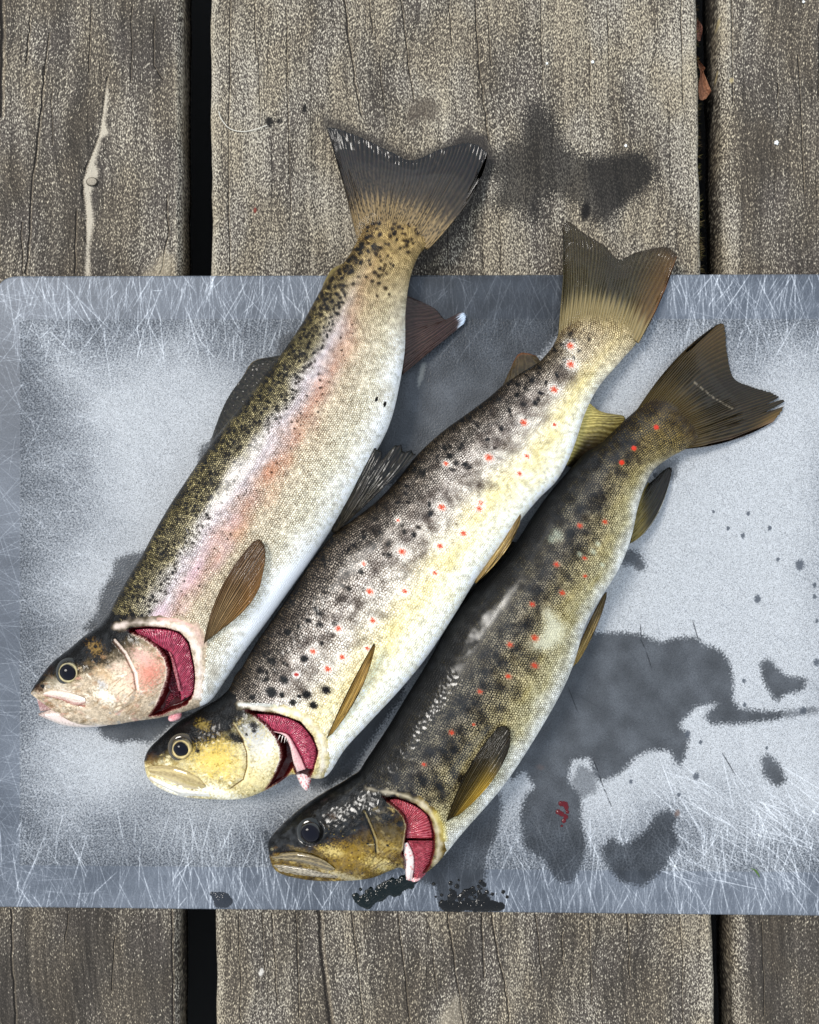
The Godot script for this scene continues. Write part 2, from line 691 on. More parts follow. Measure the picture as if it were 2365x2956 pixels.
func fin(f: Fish, called: String, A: PackedVector2Array, M: PackedVector2Array, B: PackedVector2Array, height: Callable, rays_: float, root_c: Vector3, tip_c: Vector3, ray_c: Vector3, m: Material, alpha := 1.0, tipalpha := 1.0, deco := NONE, notch := NONE, ridge := 0.00022, nu := 110, nv := 30) -> MeshInstance3D:
	var ph := f.eye.x
	var rays := rays_ * 1.7
	var thick := func(u: float, v: float) -> float:
		var wob := 0.25 * sin(u * 31.0 + ph) + 0.15 * sin(v * 9.0 + u * 12.0)
		var a := u * rays + wob
		var r := absf(sin(PI * a))
		if v > 0.45:
			r = maxf(r, absf(cos(PI * a * 2.0)) * smoothstep(0.45, 0.7, v))
		return 0.00028 + ridge * (r - 0.5) * 2.0 * (1.0 - 0.45 * v) + 0.00022 * mid.get_noise_2d(u * 420.0 + ph, v * 90.0)
	var paint := func(u: float, v: float, p: Vector2) -> Color:
		var a := u * rays + 0.25 * sin(u * 31.0 + ph) + 0.15 * sin(v * 9.0 + u * 12.0)
		var r := pow(absf(sin(PI * a)), 3.0)
		var k := root_c.lerp(tip_c * 0.85, smoothstep(0.05, 0.8, v + 0.12 * mid.get_noise_2d(u * 500.0, v * 200.0)))
		k = k.lerp(ray_c, r * 0.4) * lerpf(0.84, 1.06, r)
		k *= 1.0 + 0.25 * mid.get_noise_2d(u * 2500.0 + ph, v * 260.0)
		if deco.is_valid():
			k = deco.call(k, u, v, p)
		return lin(k, lerpf(alpha, tipalpha, smoothstep(0.2, 0.9, v)))
	var frayed := func(u: float) -> float:
		var e := 1.0 + 0.018 * fine.get_noise_2d(u * 900.0 + ph, 3.0) - 0.012 * absf(sin(u * rays * PI))
		if notch.is_valid():
			e *= float(notch.call(u))
		return e
	return put(called, sheet(A, M, B, height, thick, paint, nu, nv, frayed), m, f.root)

func plate(f: Fish, called: String, A: PackedVector2Array, B: PackedVector2Array, lift: float, bulge: float, paint: Callable, m: Material, nu := 50, nv := 14, rough := 0.0) -> MeshInstance3D:
	var thick := func(u: float, v: float) -> float:
		return 0.0002 + bulge * pow(maxf(sin(PI * v), 0.0), 0.7) * pow(maxf(sin(PI * clampf(u * 0.94 + 0.03, 0, 1)), 0.0), 0.35) + rough * fine.get_noise_2d(u * 300.0, v * 80.0)
	return put(called, sheet(A, PackedVector2Array(), B, func(p: Vector2, _v: float) -> float: return top_y(f, p) + lift, thick, paint, nu, nv), m, f.root)

func gill(f: Fish, called: String, A: PackedVector2Array, B: PackedVector2Array, lift: float, bulge: float, combs: float, dark: Vector3, light: Vector3, m: Material) -> MeshInstance3D:
	var thick := func(u: float, v: float) -> float:
		return bulge * pow(maxf(sin(PI * (0.08 + 0.84 * v)), 0.0), 0.6) + 0.00042 * (0.55 + 0.9 * absf(mid.get_noise_2d(u * 260.0, v * 30.0 + 9.0))) * sin(u * combs * TAU + 2.0 * v + 1.5 * mid.get_noise_2d(u * 300.0, v * 40.0)) * smoothstep(0.0, 0.3, v) + 0.0004 * mid.get_noise_2d(u * 700.0, v * 200.0)
	var paint := func(u: float, v: float, p: Vector2) -> Color:
		var k := dark.lerp(light, clampf(0.5 + 0.5 * sin(u * combs * TAU + 2.0 * v) + 0.45 * mid.get_noise_2d(p.x * 1.2, p.y * 1.2), 0.0, 1.2))
		return lin(k.lerp(light, 0.5 * smoothstep(0.75, 1.0, v)) * (0.9 + 0.35 * fine.get_noise_2d(u * 1500.0, v * 30.0)))
	return put(called, sheet(A, PackedVector2Array(), B, func(p: Vector2, _v: float) -> float: return top_y(f, p) + lift, thick, paint, 180, 12), m, f.root)

func eye(f: Fish, iris: Vector3, ring: Vector3, pupil_r: float, tilt: Vector3) -> void:
	var y := top_y(f, f.eye)
	var wet := mat(0.12, 1.0)
	var r := f.eye_r
	var o := disc("eye", f.eye, y - 0.0006, r * 1.18, r * 1.18, 0.0016, 0.0, func(e: float, _a: float) -> Color: return lin(ring * (0.75 + 0.5 * smoothstep(0.8, 1.0, e))), wet, f.root, 0.0, tilt)
	var paint_iris := func(e: float, a: float) -> Color:
		var k := iris * (0.74 - 0.60 * smoothstep(-0.3, 0.8, cos(a + 2.2)) + 0.12 * sin(a * 5.0 + 1.0) + 0.25 * mid.get_noise_2d(cos(a) * 90.0 * e, sin(a) * 90.0 * e))
		k = k.lerp(iris * 1.25, 0.7 * exp(-pow((e - pupil_r / r - 0.06) / 0.06, 2.0)))
		return lin(k.lerp(c(30, 26, 18), smoothstep(0.86, 1.0, e) * 0.8))
	var i := disc("iris", f.eye, 0.0, r * 0.94, r * 0.94, 0.0030, pupil_r / r * 0.9, paint_iris, wet, o, 0.0, tilt)
	i.position = Vector3(0, 0.0002, 0)
	var lens := mat(0.05, 0.0)
	var p := disc("pupil", f.eye, 0.0, pupil_r * 0.96, pupil_r * 0.86, 0.0018, 0.0, func(_e: float, _a: float) -> Color: return lin(c(14, 17, 24)), lens, o, 0.4, tilt)
	p.position = Vector3(0, 0.0021, 0)

func zigzag_level(lo: float, hi: float) -> Callable:
	return func(_p: Vector2, v: float) -> float: return lerpf(lo, hi, v)


# ---------------------------------------------------------------- planks
func plank_canvas(o: Vector2, size: Vector2, w: int, h: int, seed_: int, tone: float, edges: Array) -> Canvas:
	var cv := Canvas.new(w, h, fine)
	cv.lay(o, size)
	var grain := noise(seed_ + 1, 0.055, 3)
	var speck := noise(seed_ + 2, 0.20, 2)
	var tiny := noise(seed_ + 3, 0.30, 1)
	var patch := noise(seed_ + 4, 0.0035, 3)
	var warp := noise(seed_ + 5, 0.003, 2)
	var hue := noise(seed_ + 6, 0.006, 2)
	var dark := c(72, 66, 59)
	var brown := c(108, 100, 90)
	var tan_ := c(190, 178, 154)
	var pale := c(198, 189, 170)
	for i in w * h:
		var p := cv.pos[i]
		var gx := p.x + 26.0 * warp.get_noise_2d(p.x * 0.4, p.y)
		var g := grain.get_noise_2d(gx, p.y * 0.035)
		var s := speck.get_noise_2d(gx, p.y * 0.26)
		var t := tiny.get_noise_2d(gx, p.y * 0.36)
		var b := patch.get_noise_2d(p.x, p.y * 0.45)
		var el := 0.0
		for e: Array in edges:
			var d: float = absf(p.x - lerpf(e[0], e[1], p.y / 2956.0))
			el = maxf(el, float(e[3]) * (1.0 - smoothstep(0.0, float(e[2]), d + 14.0 * b)))
		var k := dark.lerp(brown, clampf(0.5 + 0.55 * g + 0.35 * b, 0.0, 1.0))
		var hn := hue.get_noise_2d(p.x, p.y * 0.5)
		k = k.lerp(c(92, 85, 79), clampf(hn * 1.2, 0.0, 0.7))
		k = k.lerp(c(100, 90, 77), clampf(-hn * 1.1, 0.0, 0.4))
		var lv := s * 0.66 + t * 0.60 + 0.20 * g + 0.34 * b + tone + 0.03 + 0.75 * el - 0.16 * smoothstep(2560.0, 2700.0, p.y)
		var m := smoothstep(0.12, 0.46, lv)
		var light := tan_.lerp(pale, clampf(0.5 + hn * 1.5 + el * 0.6, 0.0, 1.0))
		light *= 0.86 + 0.25 * t
		k = k.lerp(light, m * 0.88)
		k *= 1.0 + 0.10 * t
		cv.col[i] = k * (0.97 - 0.28 * smoothstep(0.1, -0.5, lv))
		cv.hgt[i] = 0.45 + 0.22 * g + 0.14 * m + 0.12 * t
	var hr := RandomNumberGenerator.new()
	hr.seed = seed_ * 7
	for k in int(size.x / 22.0):
		var p := Vector2(o.x + size.x * hr.randf(), -20.0 + 900.0 * hr.randf() if hr.randf() < 0.72 else 2560.0 + 420.0 * hr.randf())
		var l := hr.randf_range(60, 420)
		var drift := hr.randf_range(-0.03, 0.05)
		var was := p
		var a := hr.randf_range(0.25, 0.8)
		for q in 9:
			var nx := p + Vector2(drift * l * q / 8.0 + 4.0 * mid.get_noise_2d(p.x, p.y + l * q / 8.0), l * q / 8.0)
			if q > 0:
				for e in [was, was + Vector2(1.1, 0)]:
					cv.scratch(e, nx + (e - was), c(30, 26, 22), a * (0.5 + 0.5 * sin(PI * q / 9.0)), -0.25 * a)
			was = nx
	return cv

func plank_crack(cv: Canvas, flat: Array, width: float, deep := 0.9) -> void:
	var l := pts(flat)
	var wob := PackedVector2Array()
	for i in l.size() - 1:
		for k in 5:
			var p := l[i].lerp(l[i + 1], k / 5.0)
			wob.append(p + Vector2(5.0 * mid.get_noise_2d(p.y * 1.7, p.x), 0))
	wob.append(l[l.size() - 1])
	cv.stroke(wob, width, c(22, 18, 15), deep, 0.7, -0.5)
	var side := PackedVector2Array()
	for p in wob:
		side.append(p + Vector2(width * 1.8, 0))
	cv.stroke(side, width * 0.9, c(186, 166, 134), 0.25, 0.9, 0.0)

func plank_mesh(l0: Vector2, l1: Vector2, r0: Vector2, r1: Vector2, o: Vector2, size: Vector2, round_l: float, round_r: float, seed_: int) -> ArrayMesh:
	# a bar whose long edges run l0-l1 and r0-r1; worn, rounded arrises, sides 40 mm deep
	var n := 150
	var deep := 0.042
	var wob := noise(seed_, 0.006, 3)
	var r := Rings.new()
	r.n = n
	var prof: Array = []     # [share across, offset inwards in metres, depth, side]
	for k in 5:
		prof.append([0.0, 0.0, deep * (1.0 - k / 4.0 * 0.86), -1])
	for k in range(1, 7):
		var a := PI / 2 * k / 6.0
		prof.append([0.0, round_l * (1.0 - cos(a)), maxf(0.0, deep * 0.14 * (1.0 - sin(a))), -1])
	for k in range(1, 150):
		prof.append([k / 150.0, 0.0, 0.0, 0])
	for k in range(0, 6):
		var a := PI / 2 * (1.0 - k / 6.0)
		prof.append([1.0, round_r * (1.0 - cos(a)), maxf(0.0, deep * 0.14 * (1.0 - sin(a))), 1])
	for k in 5:
		prof.append([1.0, 0.0, deep * (0.14 + 0.86 * k / 4.0), 1])
	prof.append(prof[0])
	r.m = prof.size()
	var dir := (l1 - l0)
	for i in n:
		var t := float(i) / (n - 1)
		var le := l0.lerp(l1, t)
		var re := r0.lerp(r1, t)
		le.x += 5.0 * wob.get_noise_2d(le.y * 0.8, 40.0)
		re.x += 5.0 * wob.get_noise_2d(re.y * 0.8, 340.0)
		for e: Array in prof:
			var il := le.x + round_l / K
			var ir := re.x - round_r / K
			var x := lerpf(il, ir, e[0])
			if e[3] == -1:
				x = le.x + float(e[1]) / K
			elif e[3] == 1:
				x = re.x - float(e[1]) / K
			x -= float(e[3]) * 0.12 * maxf(0.0, float(e[2]) - 0.004) / K
			var p := Vector2(x, le.y)
			var y := PLANK_Y - float(e[2])
			if e[2] < 0.002:
				y += 0.0007 * wob.get_noise_2d(p.x * 4.0, p.y * 0.25) + 0.0005 * wob.get_noise_2d(p.x * 0.5, p.y * 0.2)
			r.P.append(at(Vector2(x, le.y), PLANK_Y) + Vector3(0, y - PLANK_Y, 0))
			var uv := (Vector2(x + (float(e[2]) / K * 0.25 * float(e[3])), le.y) - o) / size
			r.U.append(uv)
	r.normals()
	return r.mesh()

func plank_material(cv: Canvas) -> StandardMaterial3D:
	var m := StandardMaterial3D.new()
	m.albedo_texture = cv.colour_map(1.1, 0.4)
	m.texture_repeat = true
	m.roughness = 0.85
	m.metallic_specular = 0.35
	m.heightmap_enabled = true
	m.heightmap_texture = cv.grey_map(cv.hgt)
	m.heightmap_scale = 0.09
	return m


# ---------------------------------------------------------------- the cutting board
func board_outline() -> PackedVector2Array:   # clockwise from above, rounded corners
	var out := PackedVector2Array()
	var corner := [Vector2(-12, 796), Vector2(2750, 789), Vector2(2750, 2650), Vector2(-70, 2620)]
	var r := 62.0
	for i in 4:
		var p: Vector2 = corner[i]
		var a: Vector2 = (corner[(i + 3) % 4] - p).normalized()
		var b: Vector2 = (corner[(i + 1) % 4] - p).normalized()
		for k in 9:
			var t := k / 8.0
			out.append((p + a * r) * (1 - t) * (1 - t) + p * 2.0 * t * (1 - t) + (p + b * r) * t * t)
	return out

func board_mesh(o: Vector2, size: Vector2) -> ArrayMesh:
	var outline := board_outline()
	var n := outline.size()
	var st := SurfaceTool.new()
	st.begin(Mesh.PRIMITIVE_TRIANGLES)
	var centre := Vector2(1363, 1714)
	# rings: [inset in units, height]
	var steps := [[2.0, -0.0098], [0.0, -0.0090], [0.0, -0.0012], [2.0, -0.0004], [6.0, 0.0]]
	var inner := PackedVector2Array()
	for s: Array in steps:
		for i in n + 1:
			var p := outline[i % n]
			var d := (outline[(i + 1) % n] - outline[(i + n - 1) % n]).normalized()
			var inward := Vector2(-d.y, d.x)
			var q := p + inward * float(s[0])
			st.set_uv((q - o) / size)
			st.set_smooth_group(1)
			st.add_vertex(at(q, 0.0) + Vector3(0, s[1], 0))
			if s[1] == 0.0 and i < n:
				inner.append(q)
	for k in steps.size() - 1:
		for i in n:
			var a := k * (n + 1) + i
			var b := a + n + 1
			for z in [a, b, a + 1, b, b + 1, a + 1]:
				st.add_index(z)
	var base := steps.size() * (n + 1)
	for q in inner:
		st.set_uv((q - o) / size)
		st.set_smooth_group(2)
		st.add_vertex(at(q, 0.0))
	for z in Geometry2D.triangulate_polygon(inner):
		st.add_index(base + z)
	st.generate_normals()
	return st.commit()

func board_canvas(o: Vector2, size: Vector2) -> Canvas:
	var w := 1700
	var h := 1340
	var cv := Canvas.new(w, h, fine)
	cv.lay(o, size)
	var grit := noise(71, 0.14, 2)
	var grit2 := noise(72, 0.26, 1)
	var big := noise(73, 0.0022, 3)
	var streak := noise(74, 0.02, 2)
	var slate := c(80, 87, 98)
	var dark := c(60, 67, 77)
	var dry := c(176, 179, 183)
	for i in w * h:
		var p := cv.pos[i]
		var g := grit.get_noise_2d(p.x, p.y)
		var g2 := grit2.get_noise_2d(p.x, p.y)
		var b := big.get_noise_2d(p.x, p.y)
		var s := streak.get_noise_2d(p.x * 0.3 + p.y * 0.12, p.y * 0.9)
		var inset := minf(minf(p.x - 58.0, 2600.0 - p.x), minf(p.y - 921.0, 2497.0 + p.x * 0.009 - p.y)) + 2.0 * g
		if inset > 0.0:
			# pebbled field: pale where it is worn and dry, darker towards its rim
			var wear := smoothstep(-60.0, 360.0, inset + 120.0 * b)
			var lv := g * 0.85 + g2 * 0.6 + 0.08 * s + lerpf(-0.10, 0.62, wear)
			var k := dark.lerp(dry, clampf(0.34 + 0.42 * wear + 0.80 * lv * (1.0 - 0.22 * wear), 0.0, 1.0))
			k = k.lerp(c(178, 179, 178), 0.2 * wear)
			cv.col[i] = k * (1.0 + 0.14 * g2) * (1.0 - 0.35 * smoothstep(0.30, 0.55, g2 + 0.4 * g))
			cv.hgt[i] = 0.5 + 0.25 * g + 0.2 * g2
			cv.rgh[i] = 0.62
		else:
			var k := slate.lerp(c(100, 107, 118), clampf(0.5 + b + 0.3 * s, 0.0, 1.0)) * (1.0 + 0.06 * g + 0.06 * g2)
			cv.col[i] = k
			cv.hgt[i] = 0.42 + 0.05 * g + 0.05 * g2
			cv.rgh[i] = 0.45
	var sr := RandomNumberGenerator.new()
	sr.seed = 5
	var white := c(218, 222, 227)
	# knife marks: steep ones along the far and near rims, crossing ones at the left rim, fine ones all over
	for k in 8000:
		var p := Vector2.ZERO
		var a := 0.0
		var len_ := 0.0
		var al := 0.07 + 0.5 * pow(sr.randf(), 2.3)
		var kind := sr.randf()
		if kind < 0.36:
			p = Vector2(sr.randf_range(0, 2400), 797 + 230.0 * pow(sr.randf(), 1.3))
			a = PI / 2 + sr.randfn(0.05, 0.38)
			len_ = sr.randf_range(30, 170)
		elif kind < 0.72:
			p = Vector2(sr.randf_range(0, 2400), 2630 - 260.0 * pow(sr.randf(), 1.3))
			a = PI / 2 + sr.randfn(0.0, 0.33)
			len_ = sr.randf_range(30, 170)
			if p.x < 480.0 and sr.randf() < 0.6:
				al *= 0.3
		elif kind < 0.84:
			p = Vector2(300.0 * pow(sr.randf(), 1.2), sr.randf_range(850, 2600))
			a = sr.randf_range(-0.2, 1.3) if sr.randf() < 0.7 else sr.randf_range(-1.2, 0.0)
			al *= 0.6
			len_ = sr.randf_range(60, 260)
		elif kind < 0.90:
			p = Vector2(sr.randf_range(1900, 2400), sr.randf_range(2250, 2560))
			a = sr.randf_range(0.2, 1.4)
			len_ = sr.randf_range(60, 240)
		else:
			p = Vector2(sr.randf_range(0, 2400), sr.randf_range(900, 2550))
			a = sr.randf_range(0, PI)
			len_ = sr.randf_range(30, 150)
			al *= 0.55
		var d := Vector2.from_angle(a) * len_ * 0.5
		cv.scratch(p - d, p + d, white, al, 0.25 * al)
		if al > 0.48:
			cv.scratch(p - d + Vector2(1.2, 0.3), p + d + Vector2(1.6, 0), white, al * 0.8, 0.2)
	for k in 900:    # fine dark cuts in the pale field
		var p := Vector2(sr.randf_range(80, 2365), sr.randf_range(940, 2480))
		var d := Vector2.from_angle(sr.randfn(0.75, 0.35)) * sr.randf_range(10, 60)
		cv.scratch(p - d, p + d, c(92, 98, 108), sr.randf_range(0.1, 0.4), -0.3)
	# wet patches
	var wet := c(72, 78, 87)
	var z := 1.8852
	var wets: Array = [
		[pts([490, 240, 640, 235, 750, 245, 860, 290, 950, 265, 1050, 262, 1100, 300, 1200, 340, 1240, 400, 1260, 500, 1255, 600, 1290, 650, 1400, 662, 1540, 668, 1500, 710, 1300, 735, 1130, 735, 1100, 690, 1180, 620, 1060, 640, 960, 740, 1020, 800, 990, 930, 960, 970, 910, 880, 800, 880, 720, 920, 650, 1000, 560, 1040, 510, 1040, 480, 920, 380, 930, 360, 1040, 430, 1130, 430, 1250, 460, 1380, 440, 1480, 380, 1600, 300, 1590, 230, 1480, 120, 1400, 95, 1230, 130, 1120, 180, 1080, 120, 990, 60, 1040, 0, 1010, 100, 700], 1450, 1700, z), 0.9],
		[pts([420, 950, 500, 1000, 520, 1100, 430, 1140, 380, 1050], 1450, 1700, z), 0.55],
		[pts([540, 1410, 600, 1350, 640, 1390, 700, 1380, 800, 1300, 830, 1230, 900, 1200, 960, 1240, 930, 1290, 960, 1380, 880, 1520, 770, 1620, 640, 1590, 560, 1490], 1450, 1700, z), 0.9],
		[pts([1400, 400, 1450, 380, 1540, 470, 1660, 490, 1640, 550, 1530, 580, 1490, 620, 1460, 570, 1420, 500], 1450, 1700, z), 0.9],
		[pts([1410, 910, 1450, 900, 1510, 950, 1550, 1050, 1490, 1075, 1420, 1010], 1450, 1700, z), 0.85],
		[pts([1500, 670, 1700, 640, 1740, 665, 1620, 690, 1500, 705], 1450, 1700, z), 0.6],
		[pts([274, 2085, 300, 2130, 352, 2146, 384, 2135, 431, 2146, 467, 2120, 500, 2085, 560, 2060, 480, 2040, 300, 2060]), 0.9],
		[pts([440, 1585, 418, 1593, 370, 1600, 332, 1617, 326, 1660, 300, 1695, 290, 1715, 282, 1764, 262, 1790, 240, 1818, 300, 1830, 400, 1720, 470, 1560]), 0.9],
		[pts([640, 1262, 600, 1276, 580, 1290, 572, 1320, 580, 1345, 640, 1300]), 0.85],
		[pts([800, 1030, 800, 985, 830, 960, 860, 960, 830, 1030]), 0.8],
		[pts([1165, 790, 1290, 790, 1640, 790, 1640, 930, 1540, 1040, 1400, 1190, 1250, 1330, 1130, 1400, 1040, 1360, 1140, 1100]), 0.85],
		[pts([900, 2290, 1010, 2240, 1060, 2160, 1180, 1960, 1060, 2040, 990, 2190, 930, 2260]), 0.85],
		[pts([1450, 2330, 1430, 2420, 1403, 2480, 1400, 2560, 1443, 2632, 1270, 2632, 1262, 2560, 1200, 2540, 1240, 2480, 1350, 2370, 1440, 2280]), 0.9],
		[pts([760, 2405, 774, 2392, 786, 2420, 778, 2450, 766, 2440]), 0.8],
		[pts([1880, 1320, 1930, 1330, 1960, 1320, 1955, 1380, 1900, 1400]), 0.5],
		[pts([1790, 1600, 1822, 1585, 1850, 1600, 1868, 1640, 1845, 1650, 1820, 1625, 1800, 1640]), 0.85],
		[pts([930, 2000, 1180, 1930, 1160, 2020, 1010, 2200, 900, 2280, 880, 2240]), 0.8],
	]
	for q: Array in wets:
		for p: int in 1:
			cv.poly(q[0], wet, q[1], 13.0, 5.0, 0.36, 0.2, 0.8)
	for q: Array in [[1390, 55, 17], [700, 1050, 9], [1055, 1020, 16], [1080, 835, 9], [960, 1120, 9], [1712, 400, 16], [1700, 42, 10], [1712, 175, 9], [1315, 500, 10], [1640, 662, 16], [1440, 865, 7], [1010, 790, 14], [1320, 630, 9], [1500, -160, 9], [1340, -410, 9], [1455, -330, 10], [1310, -290, 11], [1230, -330, 9], [1150, -420, 7], [1620, -130, 22], [1700, -20, 10], [830, -620, 10]]:
		cv.blob(Vector2(1450 + q[0] / z, 1700 + q[1] / z), q[2] * 0.6, q[2] * 0.75, 0.2, wet, 0.8, 0.3, 0.5, 1.0, 0.36)
	# small dark nicks
	for q: Array in [[490, 920, 525, 1000], [525, 1010, 550, 1080], [550, 1085, 570, 1120], [570, 1130, 595, 1185], [750, 270, 780, 330], [782, 340, 812, 430], [1035, 170, 1070, 290], [1195, 890, 1270, 1015], [355, 530, 410, 670], [750, 190, 756, 260]]:
		for k in 3:
			cv.scratch(Vector2(1450 + q[0] / z + k, 1700 + q[1] / z), Vector2(1450 + q[2] / z + k * 0.7, 1700 + q[3] / z), c(30, 33, 38), 0.75 if k < 2 else 0.3, -0.4)
	# a lick of fish slime, rusty spots, dirt
	cv.poly(pts([1215, 1050, 1232, 1045, 1222, 1090, 1208, 1125, 1205, 1100]), c(150, 150, 142), 0.7, 4.0, 3.0)
	cv.blob(Vector2(1955, 2348), 8, 12, 0.4, c(110, 84, 74), 0.7)
	cv.blob(Vector2(1560, 2215), 14, 9, 0.2, c(110, 84, 76), 0.35)
	return cv


# ---------------------------------------------------------------- the three trout
func rainbow_trout() -> void:
	var f := Fish.new()
	f.root = Node3D.new()
	f.root.name = "trout"
	add_child(f.root, true)
	tag(f.root, "largest trout on the left, pink flank, heavily spotted back and tail, mouth slightly open", "fish", "fresh trout laid side by side on the cutting board")
	f.D = pts([92, 1994, 112, 1963, 154, 1911, 206, 1869, 248, 1833, 280, 1812, 305, 1788, 326, 1754, 342, 1723, 370, 1674, 413, 1603, 456, 1522, 499, 1450, 546, 1379, 613, 1280, 675, 1200, 728, 1135, 768, 1080, 817, 1018, 872, 938, 935, 827, 998, 753, 1021, 716, 1036, 686, 1046, 650, 1070, 616, 1104, 596])
	f.V = pts([95, 2006, 122, 2024, 162, 2052, 230, 2088, 320, 2091, 400, 2079, 465, 2070, 545, 2050, 605, 2025, 640, 1980, 700, 1890, 770, 1796, 835, 1706, 900, 1615, 960, 1524, 1030, 1410, 1085, 1308, 1125, 1225, 1150, 1130, 1169, 1010, 1171, 900, 1184, 805, 1206, 742, 1230, 712, 1236, 688, 1216, 640, 1168, 602])
	f.T = PackedFloat32Array([0.0015, 0.0050, 0.0085, 0.0115, 0.0135, 0.0145, 0.0152, 0.0158, 0.0162, 0.0168, 0.0175, 0.0180, 0.0184, 0.0186, 0.0186, 0.0182, 0.0176, 0.0168, 0.0156, 0.0140, 0.0115, 0.0090, 0.0075, 0.0052, 0.0030, 0.0014, 0.0006])
	f.Y = PackedFloat32Array([0.010, 0.0105, 0.011, 0.012, 0.0138, 0.0148, 0.0155, 0.016, 0.0165, 0.017, 0.0177, 0.0182, 0.0186, 0.0188, 0.0188, 0.0184, 0.0178, 0.017, 0.0158, 0.0142, 0.0118, 0.0095, 0.008, 0.0066, 0.0062, 0.0060, 0.0056])
	f.eye = za([290, 555])[0]
	f.eye_r = 33.0
	f.cavity = za([600, 325, 640, 345, 700, 370, 770, 420, 815, 480, 832, 540, 826, 600, 800, 670, 770, 740, 725, 805, 800, 795, 850, 770, 900, 755, 940, 735, 975, 680, 985, 600, 980, 530, 965, 450, 950, 390, 900, 335, 820, 312, 720, 305, 640, 312])
	f.cover = za([520, 360, 600, 325, 640, 345, 700, 370, 770, 420, 815, 480, 832, 540, 826, 600, 800, 670, 770, 740, 725, 805, 640, 830, 580, 800, 640, 720, 665, 640, 655, 560, 610, 460, 560, 400])
	f.head = pts([40, 2140, 40, 1940, 250, 1800, 318, 1752, 345, 1790, 389, 1782, 457, 1776, 520, 1782, 575, 1800, 600, 1840, 590, 1950, 575, 2060, 500, 2110])
	f.grooves = [za([540, 380, 600, 450, 655, 560, 665, 650, 635, 730, 570, 780]), za([160, 680, 230, 700, 300, 730, 370, 745, 420, 730])]
	measure(f)
	var stops := [[0.0, c(92, 82, 56), c(24, 22, 17)], [0.08, c(186, 170, 116), c(22, 20, 15)], [0.22, c(200, 186, 146), c(34, 30, 23)], [0.28, c(194, 186, 174), c(66, 59, 53)], [0.35, c(200, 190, 190), c(126, 112, 110)], [0.46, c(200, 174, 158), c(118, 90, 74)], [0.58, c(210, 194, 168), c(112, 95, 73)], [0.78, c(216, 208, 186), c(128, 117, 94)], [0.92, c(230, 226, 212), c(186, 178, 164)], [1.0, c(232, 232, 226), c(206, 204, 196)]]
	var cv := fish_canvas(f, stops, 76.0, [c(196, 168, 110), c(62, 48, 30)], 0.86)
	fade_tail(f, cv, 0.95, c(140, 120, 86), c(118, 100, 72))
	# pink band fades in patches; a pale one above it
	for k in 26:
		var s := rng.randf_range(0.36, 0.80)
		var p := back(skin(f, s, acos(1.0 - 2.0 * (0.49 + rng.randfn(0.0, 0.04)))))
		cv.blob(p, rng.randf_range(20, 60), rng.randf_range(12, 30), -1.05, c(178, 104, 66).lerp(c(206, 140, 112), rng.randf()), rng.randf_range(0.06, 0.20), 0.8, 0.8)
	for k in 14:
		var s := rng.randf_range(0.24, 0.5)
		var p := back(skin(f, s, acos(1.0 - 2.0 * (0.44 + rng.randfn(0.0, 0.05)))))
		cv.blob(p, rng.randf_range(25, 60), rng.randf_range(15, 30), -1.05, c(212, 172, 184), rng.randf_range(0.1, 0.28), 0.9, 0.5)
	# black spots: dense on the back, denser and larger on the tail
	for k in 760:
		var s := 0.22 + 0.76 * rng.randf()
		var u := 0.30 * pow(rng.randf(), 0.8) + 0.02
		var r := rng.randf_range(3.2, 6.6)
		if s > 0.80:
			u = rng.randf_range(0.02, 0.86) if rng.randf() < smoothstep(0.8, 0.95, s) else u
			r = rng.randf_range(4.5, 9.0)
		elif rng.randf() < 0.12:
			u = rng.randf_range(0.3, 0.55)
			r *= 0.7
		cv.blob(back(skin(f, s, acos(1.0 - 2.0 * u))), r, r * 0.8, rng.randf() * 3.0, c(24, 18, 13), rng.randf_range(0.45, 0.95) if u < 0.34 else 0.6, 0.7, 0.8, 2.0)
	for q in pts([1288, 485, 1345, 520], 550, 950, 2.396):
		cv.blob(q, 4, 8, 0.3, c(12, 8, 8), 0.95, 0.3)
	cv.poly(pts([330, 2060, 420, 2000, 520, 1850, 600, 1690, 690, 1630, 780, 1555, 900, 1490, 985, 1400, 1000, 1480, 700, 1850, 400, 2200, 300, 2200], 550, 950, 2.396), c(228, 230, 228), 0.85, 20.0, 12.0, -1.0, 0.5)
	for q: Array in [[1090, 560, 40, 60], [1240, 345, 30, 18], [1070, 640, 22, 40]]:
		cv.blob(za([q[0], q[1]])[0], q[2] / 1.9, q[3] / 1.9, 0.2, c(150, 140, 122), 0.45, 0.7, 0.9, 3.0)
	# head
	paint_head(f, cv, c(176, 158, 134), c(46, 40, 26), 0.36)
	mottle(f, cv, [c(232, 220, 204), c(168, 128, 96), c(206, 150, 132), c(120, 100, 70), c(226, 206, 176), c(150, 150, 150)], 300, 0.5)
